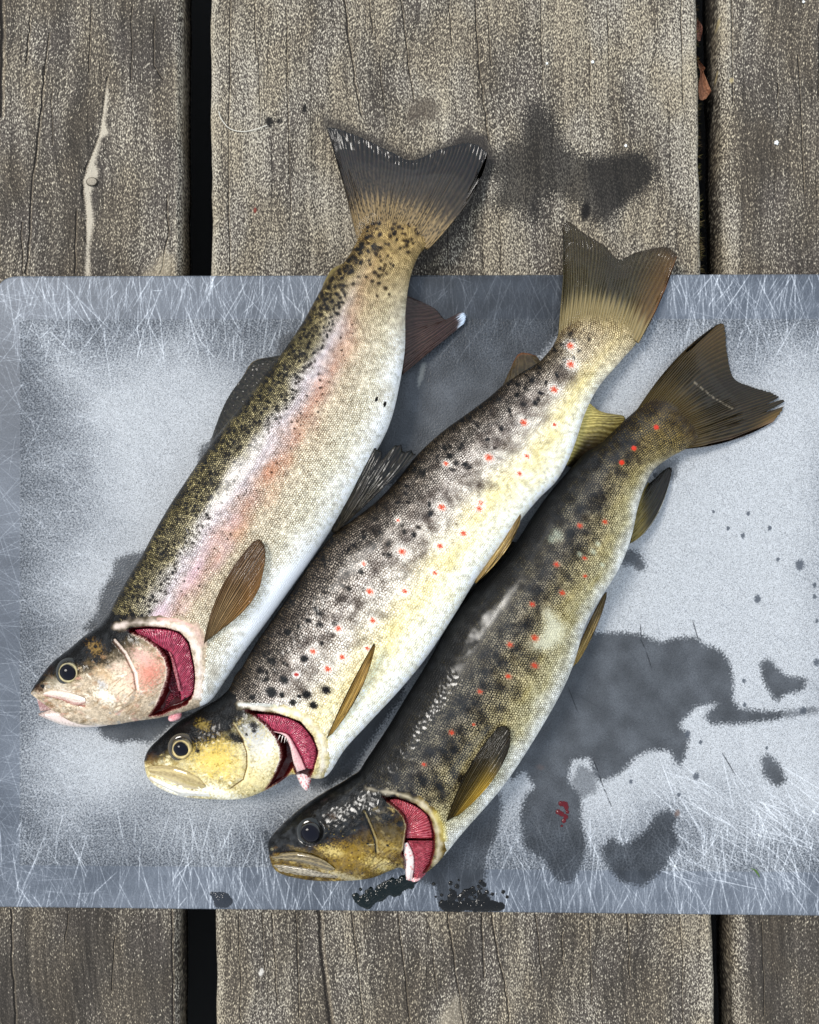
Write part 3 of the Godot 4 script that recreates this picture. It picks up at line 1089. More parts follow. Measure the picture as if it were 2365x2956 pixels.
	for q: Array in [[430, 420, 60, 45, c(196, 158, 92), 0.6], [600, 440, 95, 60, c(214, 150, 136), 0.7], [730, 560, 85, 110, c(208, 124, 106), 0.75], [690, 470, 90, 50, c(218, 168, 158), 0.6], [640, 610, 60, 90, c(224, 186, 166), 0.5], [560, 640, 90, 60, c(226, 206, 176), 0.6], [480, 690, 80, 40, c(232, 226, 208), 0.7], [470, 560, 70, 50, c(206, 170, 128), 0.5], [230, 620, 80, 40, c(188, 180, 162), 0.6], [180, 540, 60, 50, c(70, 58, 38), 0.7], [120, 640, 40, 30, c(74, 56, 42), 0.8], [700, 640, 60, 40, c(226, 190, 170), 0.6], [470, 620, 40, 22, c(178, 184, 196), 0.5], [300, 690, 90, 22, c(224, 206, 196), 0.6], [420, 790, 150, 40, c(196, 178, 152), 0.5], [640, 760, 90, 40, c(150, 124, 96), 0.35], [560, 520, 60, 60, c(230, 208, 188), 0.45], [380, 620, 50, 30, c(214, 196, 168), 0.6]]:
		cv.blob(za([q[0], q[1]])[0], q[2] / 1.9167, q[3] / 1.9167, 0.6, q[4], q[5], 0.9, 0.6, 0.7)
	for q: Array in [[375, 420, 10], [405, 385, 8], [432, 415, 10], [495, 365, 12], [520, 322, 10], [455, 325, 9], [490, 322, 9], [560, 355, 10], [435, 490, 14], [590, 255, 18], [560, 250, 14], [640, 240, 12], [530, 290, 10], [400, 440, 9], [360, 470, 8], [300, 430, 8], [565, 415, 9], [210, 520, 8], [140, 635, 10], [625, 215, 10]]:
		cv.blob(za([q[0], q[1]])[0], q[2] * 0.6, q[2] * 0.5, 0.5, c(20, 15, 10), 0.85, 0.5, 0.4)
	for k in 34:
		var p := za([rng.randf_range(480, 810), rng.randf_range(600, 800)])[0]
		cv.stroke(PackedVector2Array([p, p + Vector2(rng.randf_range(12, 34), -rng.randf_range(8, 30))]), 1.6, c(132, 104, 78), 0.35)
	cv.stroke(za([540, 380, 600, 450, 655, 560, 668, 650]), 5.0, c(236, 214, 202), 0.7)
	cv.stroke(za([530, 388, 590, 456, 643, 566, 655, 650]), 1.8, c(120, 84, 70), 0.6)
	cv.stroke(za([640, 345, 700, 370, 770, 420, 815, 480, 830, 540, 824, 600, 798, 670, 768, 740]), 4.5, c(228, 204, 184), 0.7)
	cv.stroke(za([160, 680, 230, 700, 300, 730, 370, 745]), 4.0, c(150, 84, 72), 0.6)
	# torn rim of the shoulder, inside of the gill opening
	cv.poly(f.cavity, c(96, 28, 38), 0.95, 3.0, 2.0)
	cv.stroke(za([545, 305, 600, 288, 650, 282, 720, 284, 820, 286, 905, 305, 965, 350, 995, 440, 1008, 530, 1010, 620, 1000, 690]), 13.0, c(226, 208, 198), 0.8, 1.3, 0.0, 0.8, 0.16)
	cv.stroke(za([985, 310, 1010, 360, 1020, 395]), 14.0, c(222, 172, 168), 0.4, 1.2)
	cv.stroke(za([780, 262, 880, 268, 960, 300]), 6.0, c(226, 168, 160), 0.6, 0.8)
	var m := skin_material(cv, 0.045, 0.40, 0.40, 0.14)
	finish_body(f, m)

	var fm := mat(0.34, 0.25)
	var gm := mat(0.22, 0.9)
	var wet_tail := mat(0.30, 0.5)
	# lower jaw, lining of the mouth, upper jaw
	plate_at(f, "mouth_lining", za([105, 690, 170, 700, 240, 720, 320, 745, 380, 765]), za([128, 775, 180, 768, 240, 750, 320, 780, 380, 795]), 0.0085, 0.0012, func(u: float, v: float, p: Vector2) -> Color: return lin(c(206, 180, 174).lerp(c(120, 72, 70), clampf(0.55 * sin(PI * v) + 0.5 * fine.get_noise_2d(p.x, p.y), 0, 1)).lerp(c(150, 84, 78), 0.5 * smoothstep(0.4, 0.8, u))), gm)
	plate_at(f, "lower_jaw", za([117, 783, 160, 772, 220, 752, 290, 762, 360, 790, 450, 812]), za([120, 800, 170, 820, 255, 851, 340, 862, 430, 860, 500, 852]), 0.0098, 0.0035, func(u: float, v: float, p: Vector2) -> Color: return lin(c(218, 204, 192).lerp(c(70, 58, 48), clampf(smoothstep(0.25, 0.0, u) * 0.9 + 0.8 * (fine.get_noise_2d(p.x * 0.6, p.y * 1.6) - 0.15), 0, 0.85)).lerp(c(232, 198, 192), 0.4 * sin(PI * v))), mat(0.28, 0.7))
	plate(f, "upper_jaw", za([95, 668, 180, 655, 260, 662, 330, 680, 375, 700]), za([98, 684, 175, 694, 250, 712, 320, 738, 378, 728]), 0.0, 0.0009, func(u: float, v: float, p: Vector2) -> Color: return lin(c(226, 212, 196).lerp(c(160, 96, 84), clampf(smoothstep(0.55, 1.0, v) * 0.7 + 0.6 * fine.get_noise_2d(p.x, p.y * 2.0), 0, 0.8)).lerp(c(84, 66, 50), smoothstep(0.2, 0.0, u) * 0.8)), mat(0.28, 0.7))
	eye(f, c(196, 180, 132), c(26, 23, 18), 24.0, Vector3(-0.05, 1, -0.05))
	# gills
	gill(f, "gill", za([855, 600, 858, 640, 830, 700, 790, 755, 745, 800]), za([868, 600, 876, 660, 868, 715, 830, 775, 790, 792]), -0.0070, 0.0012, 26, c(110, 22, 40), c(196, 84, 92), gm)
	gill(f, "gill", za([770, 425, 800, 470, 825, 540, 836, 600, 838, 640, 866, 690]), za([800, 422, 840, 450, 862, 530, 884, 600, 900, 660, 910, 702]), -0.0062, 0.0012, 30, c(70, 12, 26), c(128, 34, 52), gm)
	gill(f, "gill", za([668, 345, 740, 385, 800, 422, 840, 446, 862, 500, 880, 560, 892, 620, 905, 680, 905, 715]), za([650, 322, 720, 315, 820, 319, 900, 341, 946, 396, 962, 455, 977, 530, 981, 600, 968, 680, 930, 728]), -0.0046, 0.0016, 50, c(138, 26, 56), c(210, 92, 116), gm)
	plate(f, "gill_arch", za([835, 440, 850, 480, 862, 540, 878, 600, 892, 660]), za([850, 444, 868, 490, 884, 545, 898, 605, 908, 662]), -0.0034, 0.0009, func(_u: float, _v: float, p: Vector2) -> Color: return lin(c(196, 128, 128).lerp(c(120, 44, 54), clampf(0.5 + fine.get_noise_2d(p.x, p.y), 0, 1))), gm)
	plate_at(f, "isthmus", za([872, 685, 858, 720, 846, 765, 834, 812, 842, 828]), za([906, 700, 896, 735, 910, 772, 905, 812, 868, 830]), 0.0166, 0.0022, func(u: float, v: float, p: Vector2) -> Color: return lin(c(234, 176, 176).lerp(c(196, 92, 100), clampf(0.2 + 0.8 * fine.get_noise_2d(p.x, p.y) + 0.3 * sin(PI * v), 0, 1)).lerp(c(240, 216, 210), 0.5 * smoothstep(0.6, 1.0, u))), gm)

	var brown_tip := func(k: Vector3, u: float, v: float, _p: Vector2) -> Vector3: return k.lerp(c(150, 104, 52), smoothstep(0.45, 1.0, u) * (0.35 + 0.4 * v)).lerp(c(70, 46, 30), (1.0 - smoothstep(0.0, 0.3, u)) * 0.4)
	var drape := func(lift: float) -> Callable: return func(p: Vector2, v: float) -> float: return top_y(f, p) + lift * sin(PI * clampf(v, 0.05, 0.8)) + 0.0006
	fin(f, "pectoral_fin", pts([588, 1862, 596, 1852, 606, 1844, 622, 1832, 644, 1814]), pts([636, 1702, 662, 1690, 688, 1700, 704, 1722, 712, 1755]), pts([733, 1562, 752, 1555, 766, 1580, 766, 1622, 752, 1690]), drape.call(0.003), 11, c(134, 112, 80), c(78, 52, 30), c(176, 140, 92), fm, 1.0, 1.0, brown_tip, NONE, 0.0005)
	var spotted := func(k: Vector3, u: float, v: float, p: Vector2) -> Vector3:
		var s := mid.get_noise_2d(p.x * 3.2, p.y * 2.6)
		return k.lerp(c(14, 12, 11), 0.85 * smoothstep(0.16, 0.3, s)).lerp(c(168, 142, 92), 0.7 * smoothstep(0.94, 1.0, v) * smoothstep(0.45, 0.9, u))
	fin(f, "dorsal_fin", pts([604, 1296, 650, 1236, 700, 1176, 748, 1120, 790, 1062, 822, 1024]), PackedVector2Array(), pts([606, 1278, 634, 1200, 660, 1145, 700, 1088, 730, 1044, 782, 1030]), zigzag_level(0.0075, 0.0025), 13, c(44, 40, 32), c(26, 24, 20), c(62, 56, 44), fm, 1.0, 0.97, spotted)
	fin(f, "adipose_fin", pts([928, 838, 958, 800, 1000, 756]), PackedVector2Array(), pts([934, 818, 956, 780, 986, 762]), zigzag_level(0.012, 0.008), 3, c(60, 52, 34), c(150, 132, 76), c(80, 70, 44), fm, 1.0, 1.0, NONE, NONE, 0.0001, 40, 10)
	var white_tip := func(k: Vector3, u: float, v: float, p: Vector2) -> Vector3:
		var t := smoothstep(0.86, 0.94, v + 0.05 * fine.get_noise_2d(p.x, p.y)) * (1.0 - smoothstep(0.3, 0.42, u))
		return k.lerp(c(46, 36, 32), smoothstep(0.3, 1.0, u) * 0.7).lerp(c(186, 200, 216), t)
	fin(f, "anal_fin", pts([1160, 1084, 1162, 1050, 1166, 1000, 1168, 950, 1166, 900, 1166, 850]), PackedVector2Array(), pts([1342, 932, 1347, 912, 1332, 900, 1288, 922, 1255, 890, 1192, 860]), zigzag_level(0.0065, 0.0018), 14, c(66, 50, 44), c(48, 34, 31), c(96, 70, 62), fm, 1.0, 1.0, white_tip)
	var pelv := func(k: Vector3, u: float, v: float, p: Vector2) -> Vector3:
		return k.lerp(c(176, 130, 56), 0.8 * smoothstep(0.55, 1.0, v) * (1.0 - smoothstep(0.18, 0.4, u))).lerp(c(10, 10, 10), 0.7 * smoothstep(0.12, 0.3, mid.get_noise_2d(p.x * 2.4, p.y * 1.6)))
	fin(f, "pelvic_fin", pts([957, 1532, 961, 1538, 967, 1540, 975, 1534, 986, 1522]), pts([1000, 1392, 1020, 1390, 1042, 1400, 1072, 1408, 1098, 1418]), pts([1044, 1280, 1074, 1280, 1098, 1300, 1150, 1282, 1202, 1310]), func(_p: Vector2, v: float) -> float: return 0.0205 + 0.003 * sin(PI * v * 0.7), 9, c(58, 52, 42), c(24, 22, 19), c(74, 66, 52), fm, 1.0, 0.92, pelv, func(u: float) -> float: return 1.0 - 0.16 * exp(-pow((u - 0.62) / 0.06, 2.0)) - 0.05 * exp(-pow((u - 0.85) / 0.03, 2.0)), 0.00026)
	var tail := func(k: Vector3, u: float, v: float, p: Vector2) -> Vector3:
		var s := mid.get_noise_2d(p.x * 3.0, p.y * 2.2)
		k = k.lerp(c(20, 16, 13), 0.8 * smoothstep(0.14, 0.26, s) * (1.0 - smoothstep(0.55, 0.85, v)) * (1.0 - 0.7 * smoothstep(0.3, 0.5, u)))
		k = k.lerp(c(140, 118, 82) * (1.0 - 0.55 * smoothstep(0.16, 0.3, s)), 0.9 * (1.0 - smoothstep(0.16, 0.34, v + 0.06 * sin(u * 140.0))))
		return k.lerp(c(18, 16, 17), 0.8 * smoothstep(0.955, 0.985, v))
	fin(f, "caudal_fin", pts([1034, 705, 1058, 680, 1084, 658, 1110, 652, 1136, 655, 1166, 676, 1200, 700, 1234, 722]), pts([990, 522, 1010, 502, 1060, 500, 1125, 515, 1180, 530, 1245, 530, 1300, 540, 1356, 578]), pts([943, 366, 976, 370, 1054, 401, 1132, 439, 1191, 462, 1276, 428, 1360, 411, 1409, 440]), func(p: Vector2, v: float) -> float: return lerpf(lerpf(0.0078, 0.0058, smoothstep(0.0, 0.34, v)), -0.004, smoothstep(0.15, 0.8, v)) + 0.0016 * mid.get_noise_2d(p.x * 0.5, p.y * 0.3) * v, 26, c(78, 64, 44), c(26, 22, 20), c(70, 60, 48), wet_tail, 1.0, 0.97, tail, NONE, 0.0003, 260, 60)

func plate_at(f: Fish, called: String, A: PackedVector2Array, B: PackedVector2Array, y: float, bulge: float, paint: Callable, m: Material) -> MeshInstance3D:
	var thick := func(u: float, v: float) -> float:
		return 0.0002 + bulge * pow(maxf(sin(PI * v), 0.0), 0.6) * pow(maxf(sin(PI * clampf(u * 0.94 + 0.03, 0, 1)), 0.0), 0.35) + 0.00015 * fine.get_noise_2d(u * 200.0, v * 60.0)
	return put(called, sheet(A, PackedVector2Array(), B, func(_p: Vector2, _v: float) -> float: return y, thick, paint, 60, 16), m, f.root)

func pale_brown_trout() -> void:
	var f := Fish.new()
	f.root = Node3D.new()
	f.root.name = "trout"
	add_child(f.root, true)
	tag(f.root, "pale brown trout in the middle, yellow belly, red spots in white rings, golden cheek", "fish", "fresh trout laid side by side on the cutting board")
	f.D = pts([419, 2190, 431, 2161, 467, 2125, 509, 2088, 551, 2062, 598, 2036, 625, 2020, 645, 2005, 664, 1984, 681, 1947, 702, 1921, 744, 1850, 796, 1775, 880, 1650, 957, 1548, 1023, 1498, 1089, 1446, 1147, 1385, 1204, 1314, 1275, 1248, 1341, 1200, 1407, 1151, 1464, 1103, 1539, 1059, 1580, 1020, 1604, 985, 1622, 938, 1650, 897, 1688, 868])
	f.V = pts([421, 2203, 432, 2245, 467, 2274, 530, 2297, 610, 2304, 700, 2303, 764, 2281, 806, 2258, 848, 2232, 895, 2242, 945, 2237, 997, 2161, 1060, 2092, 1164, 1980, 1240, 1885, 1310, 1778, 1375, 1672, 1440, 1585, 1500, 1505, 1555, 1440, 1605, 1390, 1640, 1330, 1665, 1265, 1690, 1190, 1730, 1115, 1795, 1039, 1840, 978, 1810, 906, 1758, 872])
	f.T = PackedFloat32Array([0.0018, 0.0055, 0.0085, 0.0110, 0.0125, 0.0135, 0.0140, 0.0145, 0.0148, 0.0150, 0.0154, 0.0158, 0.0162, 0.0168, 0.0172, 0.0172, 0.0170, 0.0164, 0.0156, 0.0146, 0.0136, 0.0124, 0.0112, 0.0096, 0.0078, 0.0054, 0.0030, 0.0014, 0.0006])
	f.Y = PackedFloat32Array([0.0095, 0.0098, 0.0102, 0.0114, 0.0128, 0.0138, 0.0143, 0.0148, 0.0151, 0.0153, 0.0157, 0.0161, 0.0165, 0.0171, 0.0175, 0.0175, 0.0173, 0.0167, 0.0159, 0.0149, 0.0139, 0.0127, 0.0115, 0.0102, 0.0090, 0.0078, 0.0070, 0.0066, 0.0064])
	f.eye = za([914, 975])[0]
	f.eye_r = 34.0
	f.cavity = za([1245, 762, 1310, 800, 1380, 860, 1430, 920, 1455, 980, 1458, 1040, 1430, 1110, 1395, 1175, 1365, 1212, 1480, 1150, 1525, 1085, 1560, 1160, 1600, 1180, 1640, 1100, 1668, 1000, 1638, 915, 1568, 832, 1450, 790, 1330, 773])
	f.cover = za([1170, 800, 1245, 762, 1310, 800, 1380, 860, 1430, 920, 1455, 980, 1458, 1040, 1430, 1110, 1395, 1175, 1360, 1212, 1300, 1245, 1180, 1235, 1250, 1160, 1270, 1080, 1265, 1000, 1235, 900, 1190, 840])
	f.head = pts([380, 2330, 380, 2150, 500, 2060, 600, 2010, 655, 1985, 690, 2020, 744, 2032, 806, 2035, 866, 2048, 915, 2085, 945, 2130, 950, 2200, 915, 2300, 850, 2300, 820, 2330])
	f.grooves = [za([1190, 840, 1240, 920, 1268, 1000, 1270, 1080, 1250, 1150, 1180, 1200]), za([760, 1080, 850, 1085, 930, 1110, 1000, 1150, 1040, 1195])]
	measure(f)
	var stops := [[0.0, c(96, 84, 66), c(22, 19, 16)], [0.10, c(172, 158, 142), c(26, 22, 20)], [0.22, c(200, 188, 174), c(46, 39, 34)], [0.36, c(216, 206, 194), c(92, 80, 72)], [0.52, c(224, 216, 200), c(146, 132, 114)], [0.70, c(226, 214, 168), c(190, 170, 118)], [0.86, c(234, 229, 206), c(208, 198, 164)], [1.0, c(234, 231, 220), c(212, 208, 196)]]
	var cv := fish_canvas(f, stops, 65.0, [c(196, 176, 132), c(74, 58, 38)], 0.92)
	fade_tail(f, cv, 0.95, c(142, 126, 88), c(120, 106, 72))
	for k in 260:    # brown clouding along the side
		var s := rng.randf_range(0.25, 0.88)
		var p := back(skin(f, s, acos(1.0 - 2.0 * clampf(0.36 + rng.randfn(0.0, 0.13), 0.03, 0.62))))
		cv.blob(p, rng.randf_range(12, 38), rng.randf_range(8, 20), rng.randf() * 3.0, c(52, 42, 37), rng.randf_range(0.10, 0.34), 0.6, 1.0, 2.2)
	for k in 60:    # yellow along the belly
		var s := rng.randf_range(0.34, 0.9)
		var p := back(skin(f, s, acos(1.0 - 2.0 * clampf(0.72 + rng.randfn(0.0, 0.07), 0.5, 0.9))))
		cv.blob(p, rng.randf_range(14, 46), rng.randf_range(10, 26), -0.9, c(206, 184, 104), rng.randf_range(0.06, 0.20), 0.9, 0.6)
	for k in 130:    # dark spots on the back
		var s := rng.randf_range(0.24, 0.94)
		var p := back(skin(f, s, acos(1.0 - 2.0 * rng.randf_range(0.02, 0.42))))
		cv.blob(p, rng.randf_range(5, 12), rng.randf_range(4, 9), rng.randf() * 3.0, c(22, 17, 15), rng.randf_range(0.45, 0.95), 0.45, 0.9, 2.0)
	for q: Array in [[1495, 335, 18], [1480, 410, 17], [1408, 495, 20], [1345, 545, 19], [1475, 600, 24], [1590, 480, 20], [1610, 270, 16], [1405, 665, 30], [1600, 680, 24], [1525, 725, 18], [1300, 695, 16], [1710, 655, 24], [1640, 740, 22], [1560, 690, 12], [1380, 560, 10]]:
		cv.blob(za([q[0], q[1]])[0], q[2] * 0.62, q[2] * 0.52, 0.4, c(26, 24, 28), 0.9, 0.5, 0.6, 1.4)
	for q: Array in [[1590, 170, 1.0], [1390, 385, 1.0], [1592, 400, 0.55], [1160, 615, 1.1], [1410, 605, 0.7], [1363, 720, 0.75], [880, 655, 0.7], [852, 940, 1.0], [1165, 865, 0.8], [1108, 915, 0.8], [1098, 950, 0.8], [995, 1112, 0.9], [843, 1195, 0.9], [592, 1232, 1.0], [340, 1310, 0.6], [808, 1370, 0.7], [380, 1493, 0.95], [610, 1490, 0.75], [400, 1683, 0.85], [570, 1650, 0.5], [175, 1735, 0.85], [365, 1865, 0.6], [200, 1922, 0.85], [105, 2000, 0.9], [10, 1885, 0.8], [1695, -118, 1.0], [1697, 4, 1.05], [565, 1025, 0.5]]:
		var p := Vector2(900 + q[0] / 2.2693, 1050 + q[1] / 2.2693)
		cv.blob(p, 25.0 * q[2], 21.0 * q[2], 0.5, c(230, 224, 212), 0.8, 0.9, 1.0, 1.3)
		cv.blob(p, 10.5 * q[2], 8.6 * q[2], 0.5, c(204, 64, 34), 0.9, 0.8, 1.1, 1.6)
	for q in za([856 * 1.9167 - 96, 570, 1545, 570, 1710, 540, 1700, 520]).slice(1):
		cv.blob(q, 15, 13, 0, c(230, 224, 216), 0.7)
		cv.blob(q, 7, 6, 0, c(176, 50, 44), 0.9)
	# head
	paint_head(f, cv, c(188, 172, 124), c(38, 34, 20), 0.36)
	mottle(f, cv, [c(228, 214, 168), c(150, 124, 66), c(206, 172, 84), c(112, 96, 58), c(226, 222, 210), c(170, 160, 130)], 300, 0.5)
	for q: Array in [[1090, 1040, 150, 100, c(214, 180, 84), 0.75], [1000, 940, 70, 60, c(196, 166, 92), 0.6], [1030, 850, 60, 40, c(176, 152, 84), 0.7], [1340, 960, 95, 120, c(188, 186, 184), 0.75], [1380, 1040, 70, 110, c(224, 212, 180), 0.7], [1290, 880, 90, 70, c(170, 170, 172), 0.7], [1180, 880, 60, 60, c(150, 146, 128), 0.6], [1310, 1160, 110, 70, c(224, 206, 150), 0.6], [1100, 1220, 220, 45, c(226, 222, 206), 0.8], [860, 1210, 140, 40, c(226, 222, 212), 0.85], [740, 1030, 45, 50, c(112, 84, 42), 0.7], [840, 1060, 80, 20, c(206, 186, 130), 0.6], [760, 960, 60, 50, c(44, 38, 24), 0.6], [1130, 960, 80, 60, c(204, 170, 76), 0.4], [1400, 960, 40, 60, c(204, 212, 226), 0.5]]:
		cv.blob(za([q[0], q[1]])[0], q[2] / 1.9167, q[3] / 1.9167, 0.35, q[4], q[5], 0.9, 0.6, 0.7)
	for q: Array in [[1310, 850, 26], [1212, 922, 30], [1250, 965, 22], [1312, 880, 14], [1240, 935, 18], [1190, 905, 20], [1170, 860, 14], [1270, 900, 10], [1345, 800, 10], [1000, 990, 14], [985, 950, 14]]:
		cv.blob(za([q[0], q[1]])[0], q[2] * 0.55, q[2] * 0.45, 0.5, c(40, 38, 40), 0.8, 0.6, 0.6, 1.5)
	for k in 60:
		var p := za([rng.randf_range(950, 1400), rng.randf_range(880, 1240)])[0]
		cv.blob(p, rng.randf_range(2, 5), rng.randf_range(2, 4), rng.randf() * 3.0, c(120, 96, 40), rng.randf_range(0.2, 0.5), 0.6, 0.6)
	cv.stroke(za([1190, 840, 1240, 920, 1268, 1000, 1270, 1080, 1250, 1150, 1180, 1200]), 2.2, c(96, 72, 36), 0.7)
	cv.stroke(za([1200, 838, 1252, 920, 1280, 1000, 1282, 1080, 1262, 1150]), 4.0, c(226, 210, 160), 0.5)
	cv.stroke(za([1310, 800, 1380, 860, 1430, 920, 1452, 980, 1455, 1040, 1428, 1110]), 4.0, c(216, 208, 196), 0.7)
	cv.poly(f.cavity, c(92, 26, 34), 0.95, 3.0, 2.0)
	cv.stroke(za([1225, 738, 1330, 752, 1450, 764, 1575, 800, 1660, 880, 1695, 985, 1690, 1090, 1660, 1150]), 13.0, c(222, 210, 196), 0.8, 1.3, 0.0, 0.8, 0.16)
	cv.stroke(za([1230, 736, 1330, 735, 1440, 742]), 6.0, c(196, 206, 208), 0.5, 0.8)
	var m := skin_material(cv, 0.045, 0.40, 0.40, 0.14)
	finish_body(f, m)

	var fm := mat(0.34, 0.25)
	var gm := mat(0.22, 0.9)
	plate(f, "lower_jaw", za([730, 1128, 800, 1150, 880, 1188, 960, 1208, 1050, 1212]), za([738, 1160, 800, 1206, 900, 1244, 1000, 1254, 1080, 1256]), -0.0012, 0.0022, func(u: float, v: float, p: Vector2) -> Color: return lin(c(228, 224, 212).lerp(c(176, 160, 140), clampf(0.8 * fine.get_noise_2d(p.x * 0.5, p.y * 1.4) + 0.3 * smoothstep(0.3, 0.0, v), 0, 0.8)).lerp(c(216, 196, 190), smoothstep(0.3, 0.0, u) * 0.5)), mat(0.28, 0.7))
	plate(f, "upper_jaw", za([722, 1078, 790, 1070, 860, 1074, 940, 1098, 1005, 1138, 1042, 1180]), za([735, 1120, 800, 1140, 870, 1170, 945, 1200, 1005, 1208, 1040, 1194]), -0.0004, 0.0016, func(u: float, v: float, p: Vector2) -> Color: return lin(c(196, 176, 122).lerp(c(112, 92, 58), clampf(0.55 * absf(sin(v * 7.0 + u * 2.0)) - 0.1 + 0.4 * fine.get_noise_2d(p.x * 0.5, p.y * 1.5), 0, 1)).lerp(c(228, 214, 190), smoothstep(0.75, 1.0, v) * 0.7)), mat(0.24, 0.8))
	eye(f, c(212, 186, 122), c(60, 50, 30), 22.0, Vector3(-0.05, 1, 0.0))
	plate_at(f, "gill_membrane", za([1440, 930, 1462, 990, 1460, 1050, 1432, 1115, 1395, 1180, 1362, 1216]), za([1478, 940, 1505, 1000, 1518, 1055, 1495, 1110, 1445, 1165, 1372, 1212]), 0.0120, 0.0014, func(u: float, v: float, p: Vector2) -> Color: return lin(c(226, 200, 184).lerp(c(188, 60, 60), clampf(smoothstep(0.5, 0.1, v) * sin(PI * u) * 1.1 + 0.5 * fine.get_noise_2d(p.x, p.y), 0, 1))), gm)
	gill(f, "gill", za([1330, 822, 1415, 880, 1490, 898, 1530, 960, 1565, 1030, 1592, 1085]), za([1318, 786, 1450, 798, 1560, 838, 1632, 920, 1661, 1000, 1642, 1096]), -0.0046, 0.0017, 52, c(150, 30, 62), c(216, 100, 122), gm)
	plate(f, "gill_arch", za([1412, 886, 1474, 908, 1506, 962, 1524, 1040, 1542, 1110]), za([1430, 884, 1495, 900, 1535, 960, 1572, 1034, 1598, 1092]), -0.0026, 0.0012, func(u: float, v: float, p: Vector2) -> Color: return lin(c(236, 208, 200).lerp(c(204, 128, 132), clampf(v * 0.8 + 0.5 * fine.get_noise_2d(p.x, p.y), 0, 1))), gm)
	for q: Array in [[1455, 905, 1440, 938], [1470, 908, 1460, 945], [1484, 916, 1478, 948], [1496, 926, 1492, 940]]:
		var a := za([q[0] - 4, q[1], q[2] - 1, q[3]])
		var b := za([q[0] + 4, q[1], q[2] + 1, q[3]])
		plate(f, "gill_raker", a, b, -0.0016, 0.0004, func(_u: float, _v: float, _p: Vector2) -> Color: return lin(c(238, 226, 214)), gm, 10, 5)
	plate_at(f, "isthmus", za([1518, 985, 1522, 1060, 1545, 1130, 1572, 1188, 1592, 1210]), za([1562, 1040, 1604, 1088, 1628, 1120, 1622, 1176, 1608, 1212]), 0.0158, 0.0024, func(u: float, v: float, p: Vector2) -> Color: return lin(c(236, 216, 210).lerp(c(196, 36, 48), clampf(1.5 * (fine.get_noise_2d(p.x * 0.7, p.y * 0.7) - 0.05) * smoothstep(0.25, 0.6, u) + 0.35 * smoothstep(0.5, 1.0, v), 0, 0.95))), gm)
	var edge_on := func(k: Vector3, u: float, _v: float, _p: Vector2) -> Vector3: return k.lerp(c(40, 28, 16), (1.0 - smoothstep(0.05, 0.3, u)) * 0.8)
	fin(f, "pectoral_fin", pts([942, 2134, 950, 2126, 960, 2118]), pts([1004, 1996, 1022, 1988, 1040, 1996]), pts([1079, 1857, 1083, 1856, 1085, 1862]), func(p: Vector2, v: float) -> float: return top_y(f, p) + 0.0008 + 0.006 * v, 5, c(176, 140, 70), c(150, 112, 52), c(206, 172, 100), fm, 1.0, 1.0, edge_on, NONE, 0.0003, 60, 30)
	fin(f, "pelvic_fin", pts([1360, 1684, 1366, 1680, 1374, 1684]), pts([1428, 1580, 1448, 1576, 1466, 1582]), pts([1496, 1480, 1501, 1480, 1505, 1488]), func(_p: Vector2, v: float) -> float: return 0.0205 + 0.002 * v, 4, c(186, 152, 92), c(128, 100, 50), c(214, 186, 120), fm, 1.0, 1.0, edge_on, NONE, 0.0003, 60, 30)
	fin(f, "adipose_fin", pts([1450, 1116, 1500, 1082, 1562, 1044]), PackedVector2Array(), pts([1472, 1068, 1500, 1020, 1548, 1026]), zigzag_level(0.012, 0.007), 3, c(52, 44, 30), c(74, 58, 36), c(70, 60, 40), fm, 1.0, 1.0, func(k: Vector3, _u: float, v: float, _p: Vector2) -> Vector3: return k.lerp(c(140, 76, 44), 0.6 * smoothstep(0.85, 1.0, v)), NONE, 0.0001, 50, 14)
	fin(f, "anal_fin", pts([1634, 1342, 1654, 1280, 1678, 1212, 1700, 1162]), PackedVector2Array(), pts([1652, 1352, 1748, 1300, 1806, 1208, 1742, 1196]), zigzag_level(0.0095, 0.003), 13, c(196, 176, 96), c(120, 104, 52), c(210, 196, 130), fm, 0.98, 0.9, func(k: Vector3, u: float, v: float, _p: Vector2) -> Vector3: return k.lerp(c(28, 22, 18), 0.85 * (1.0 - smoothstep(0.3, 0.62, u)) * smoothstep(0.1, 0.4, v)))
	var tail := func(k: Vector3, u: float, v: float, p: Vector2) -> Vector3:
		k = k.lerp(c(128, 88, 44), 0.5 * smoothstep(0.7, 1.0, u))
		k = k.lerp(c(44, 40, 32), 0.6 * exp(-pow((u - 0.56) / 0.16, 2.0)))
		k = k.lerp(c(38, 28, 16), 0.75 * smoothstep(0.9, 1.0, v))
		k = k.lerp(c(150, 96, 64), 0.6 * smoothstep(0.97, 1.0, u))
		return k.lerp(c(140, 124, 86), 0.9 * (1.0 - smoothstep(0.14, 0.34, v + 0.05 * sin(u * 120.0))))
	fin(f, "caudal_fin", pts([1609, 990, 1642, 955, 1676, 936, 1709, 928, 1744, 934, 1780, 950, 1812, 968, 1843, 992]), pts([1630, 800, 1655, 772, 1695, 775, 1735, 790, 1775, 800, 1820, 810, 1865, 830, 1906, 872]), pts([1624, 652, 1640, 637, 1690, 675, 1745, 708, 1787, 748, 1845, 725, 1925, 712, 1955, 738]), func(p: Vector2, v: float) -> float: return lerpf(lerpf(0.0084, 0.0064, smoothstep(0.0, 0.34, v)), 0.0022, smoothstep(0.15, 0.8, v)) + 0.002 * mid.get_noise_2d(p.x * 0.6, p.y * 0.3) * v, 22, c(64, 58, 38), c(52, 42, 22), c(88, 80, 54), mat(0.32, 0.35, true), 0.95, 0.72, tail, NONE, 0.00035, 230, 56)

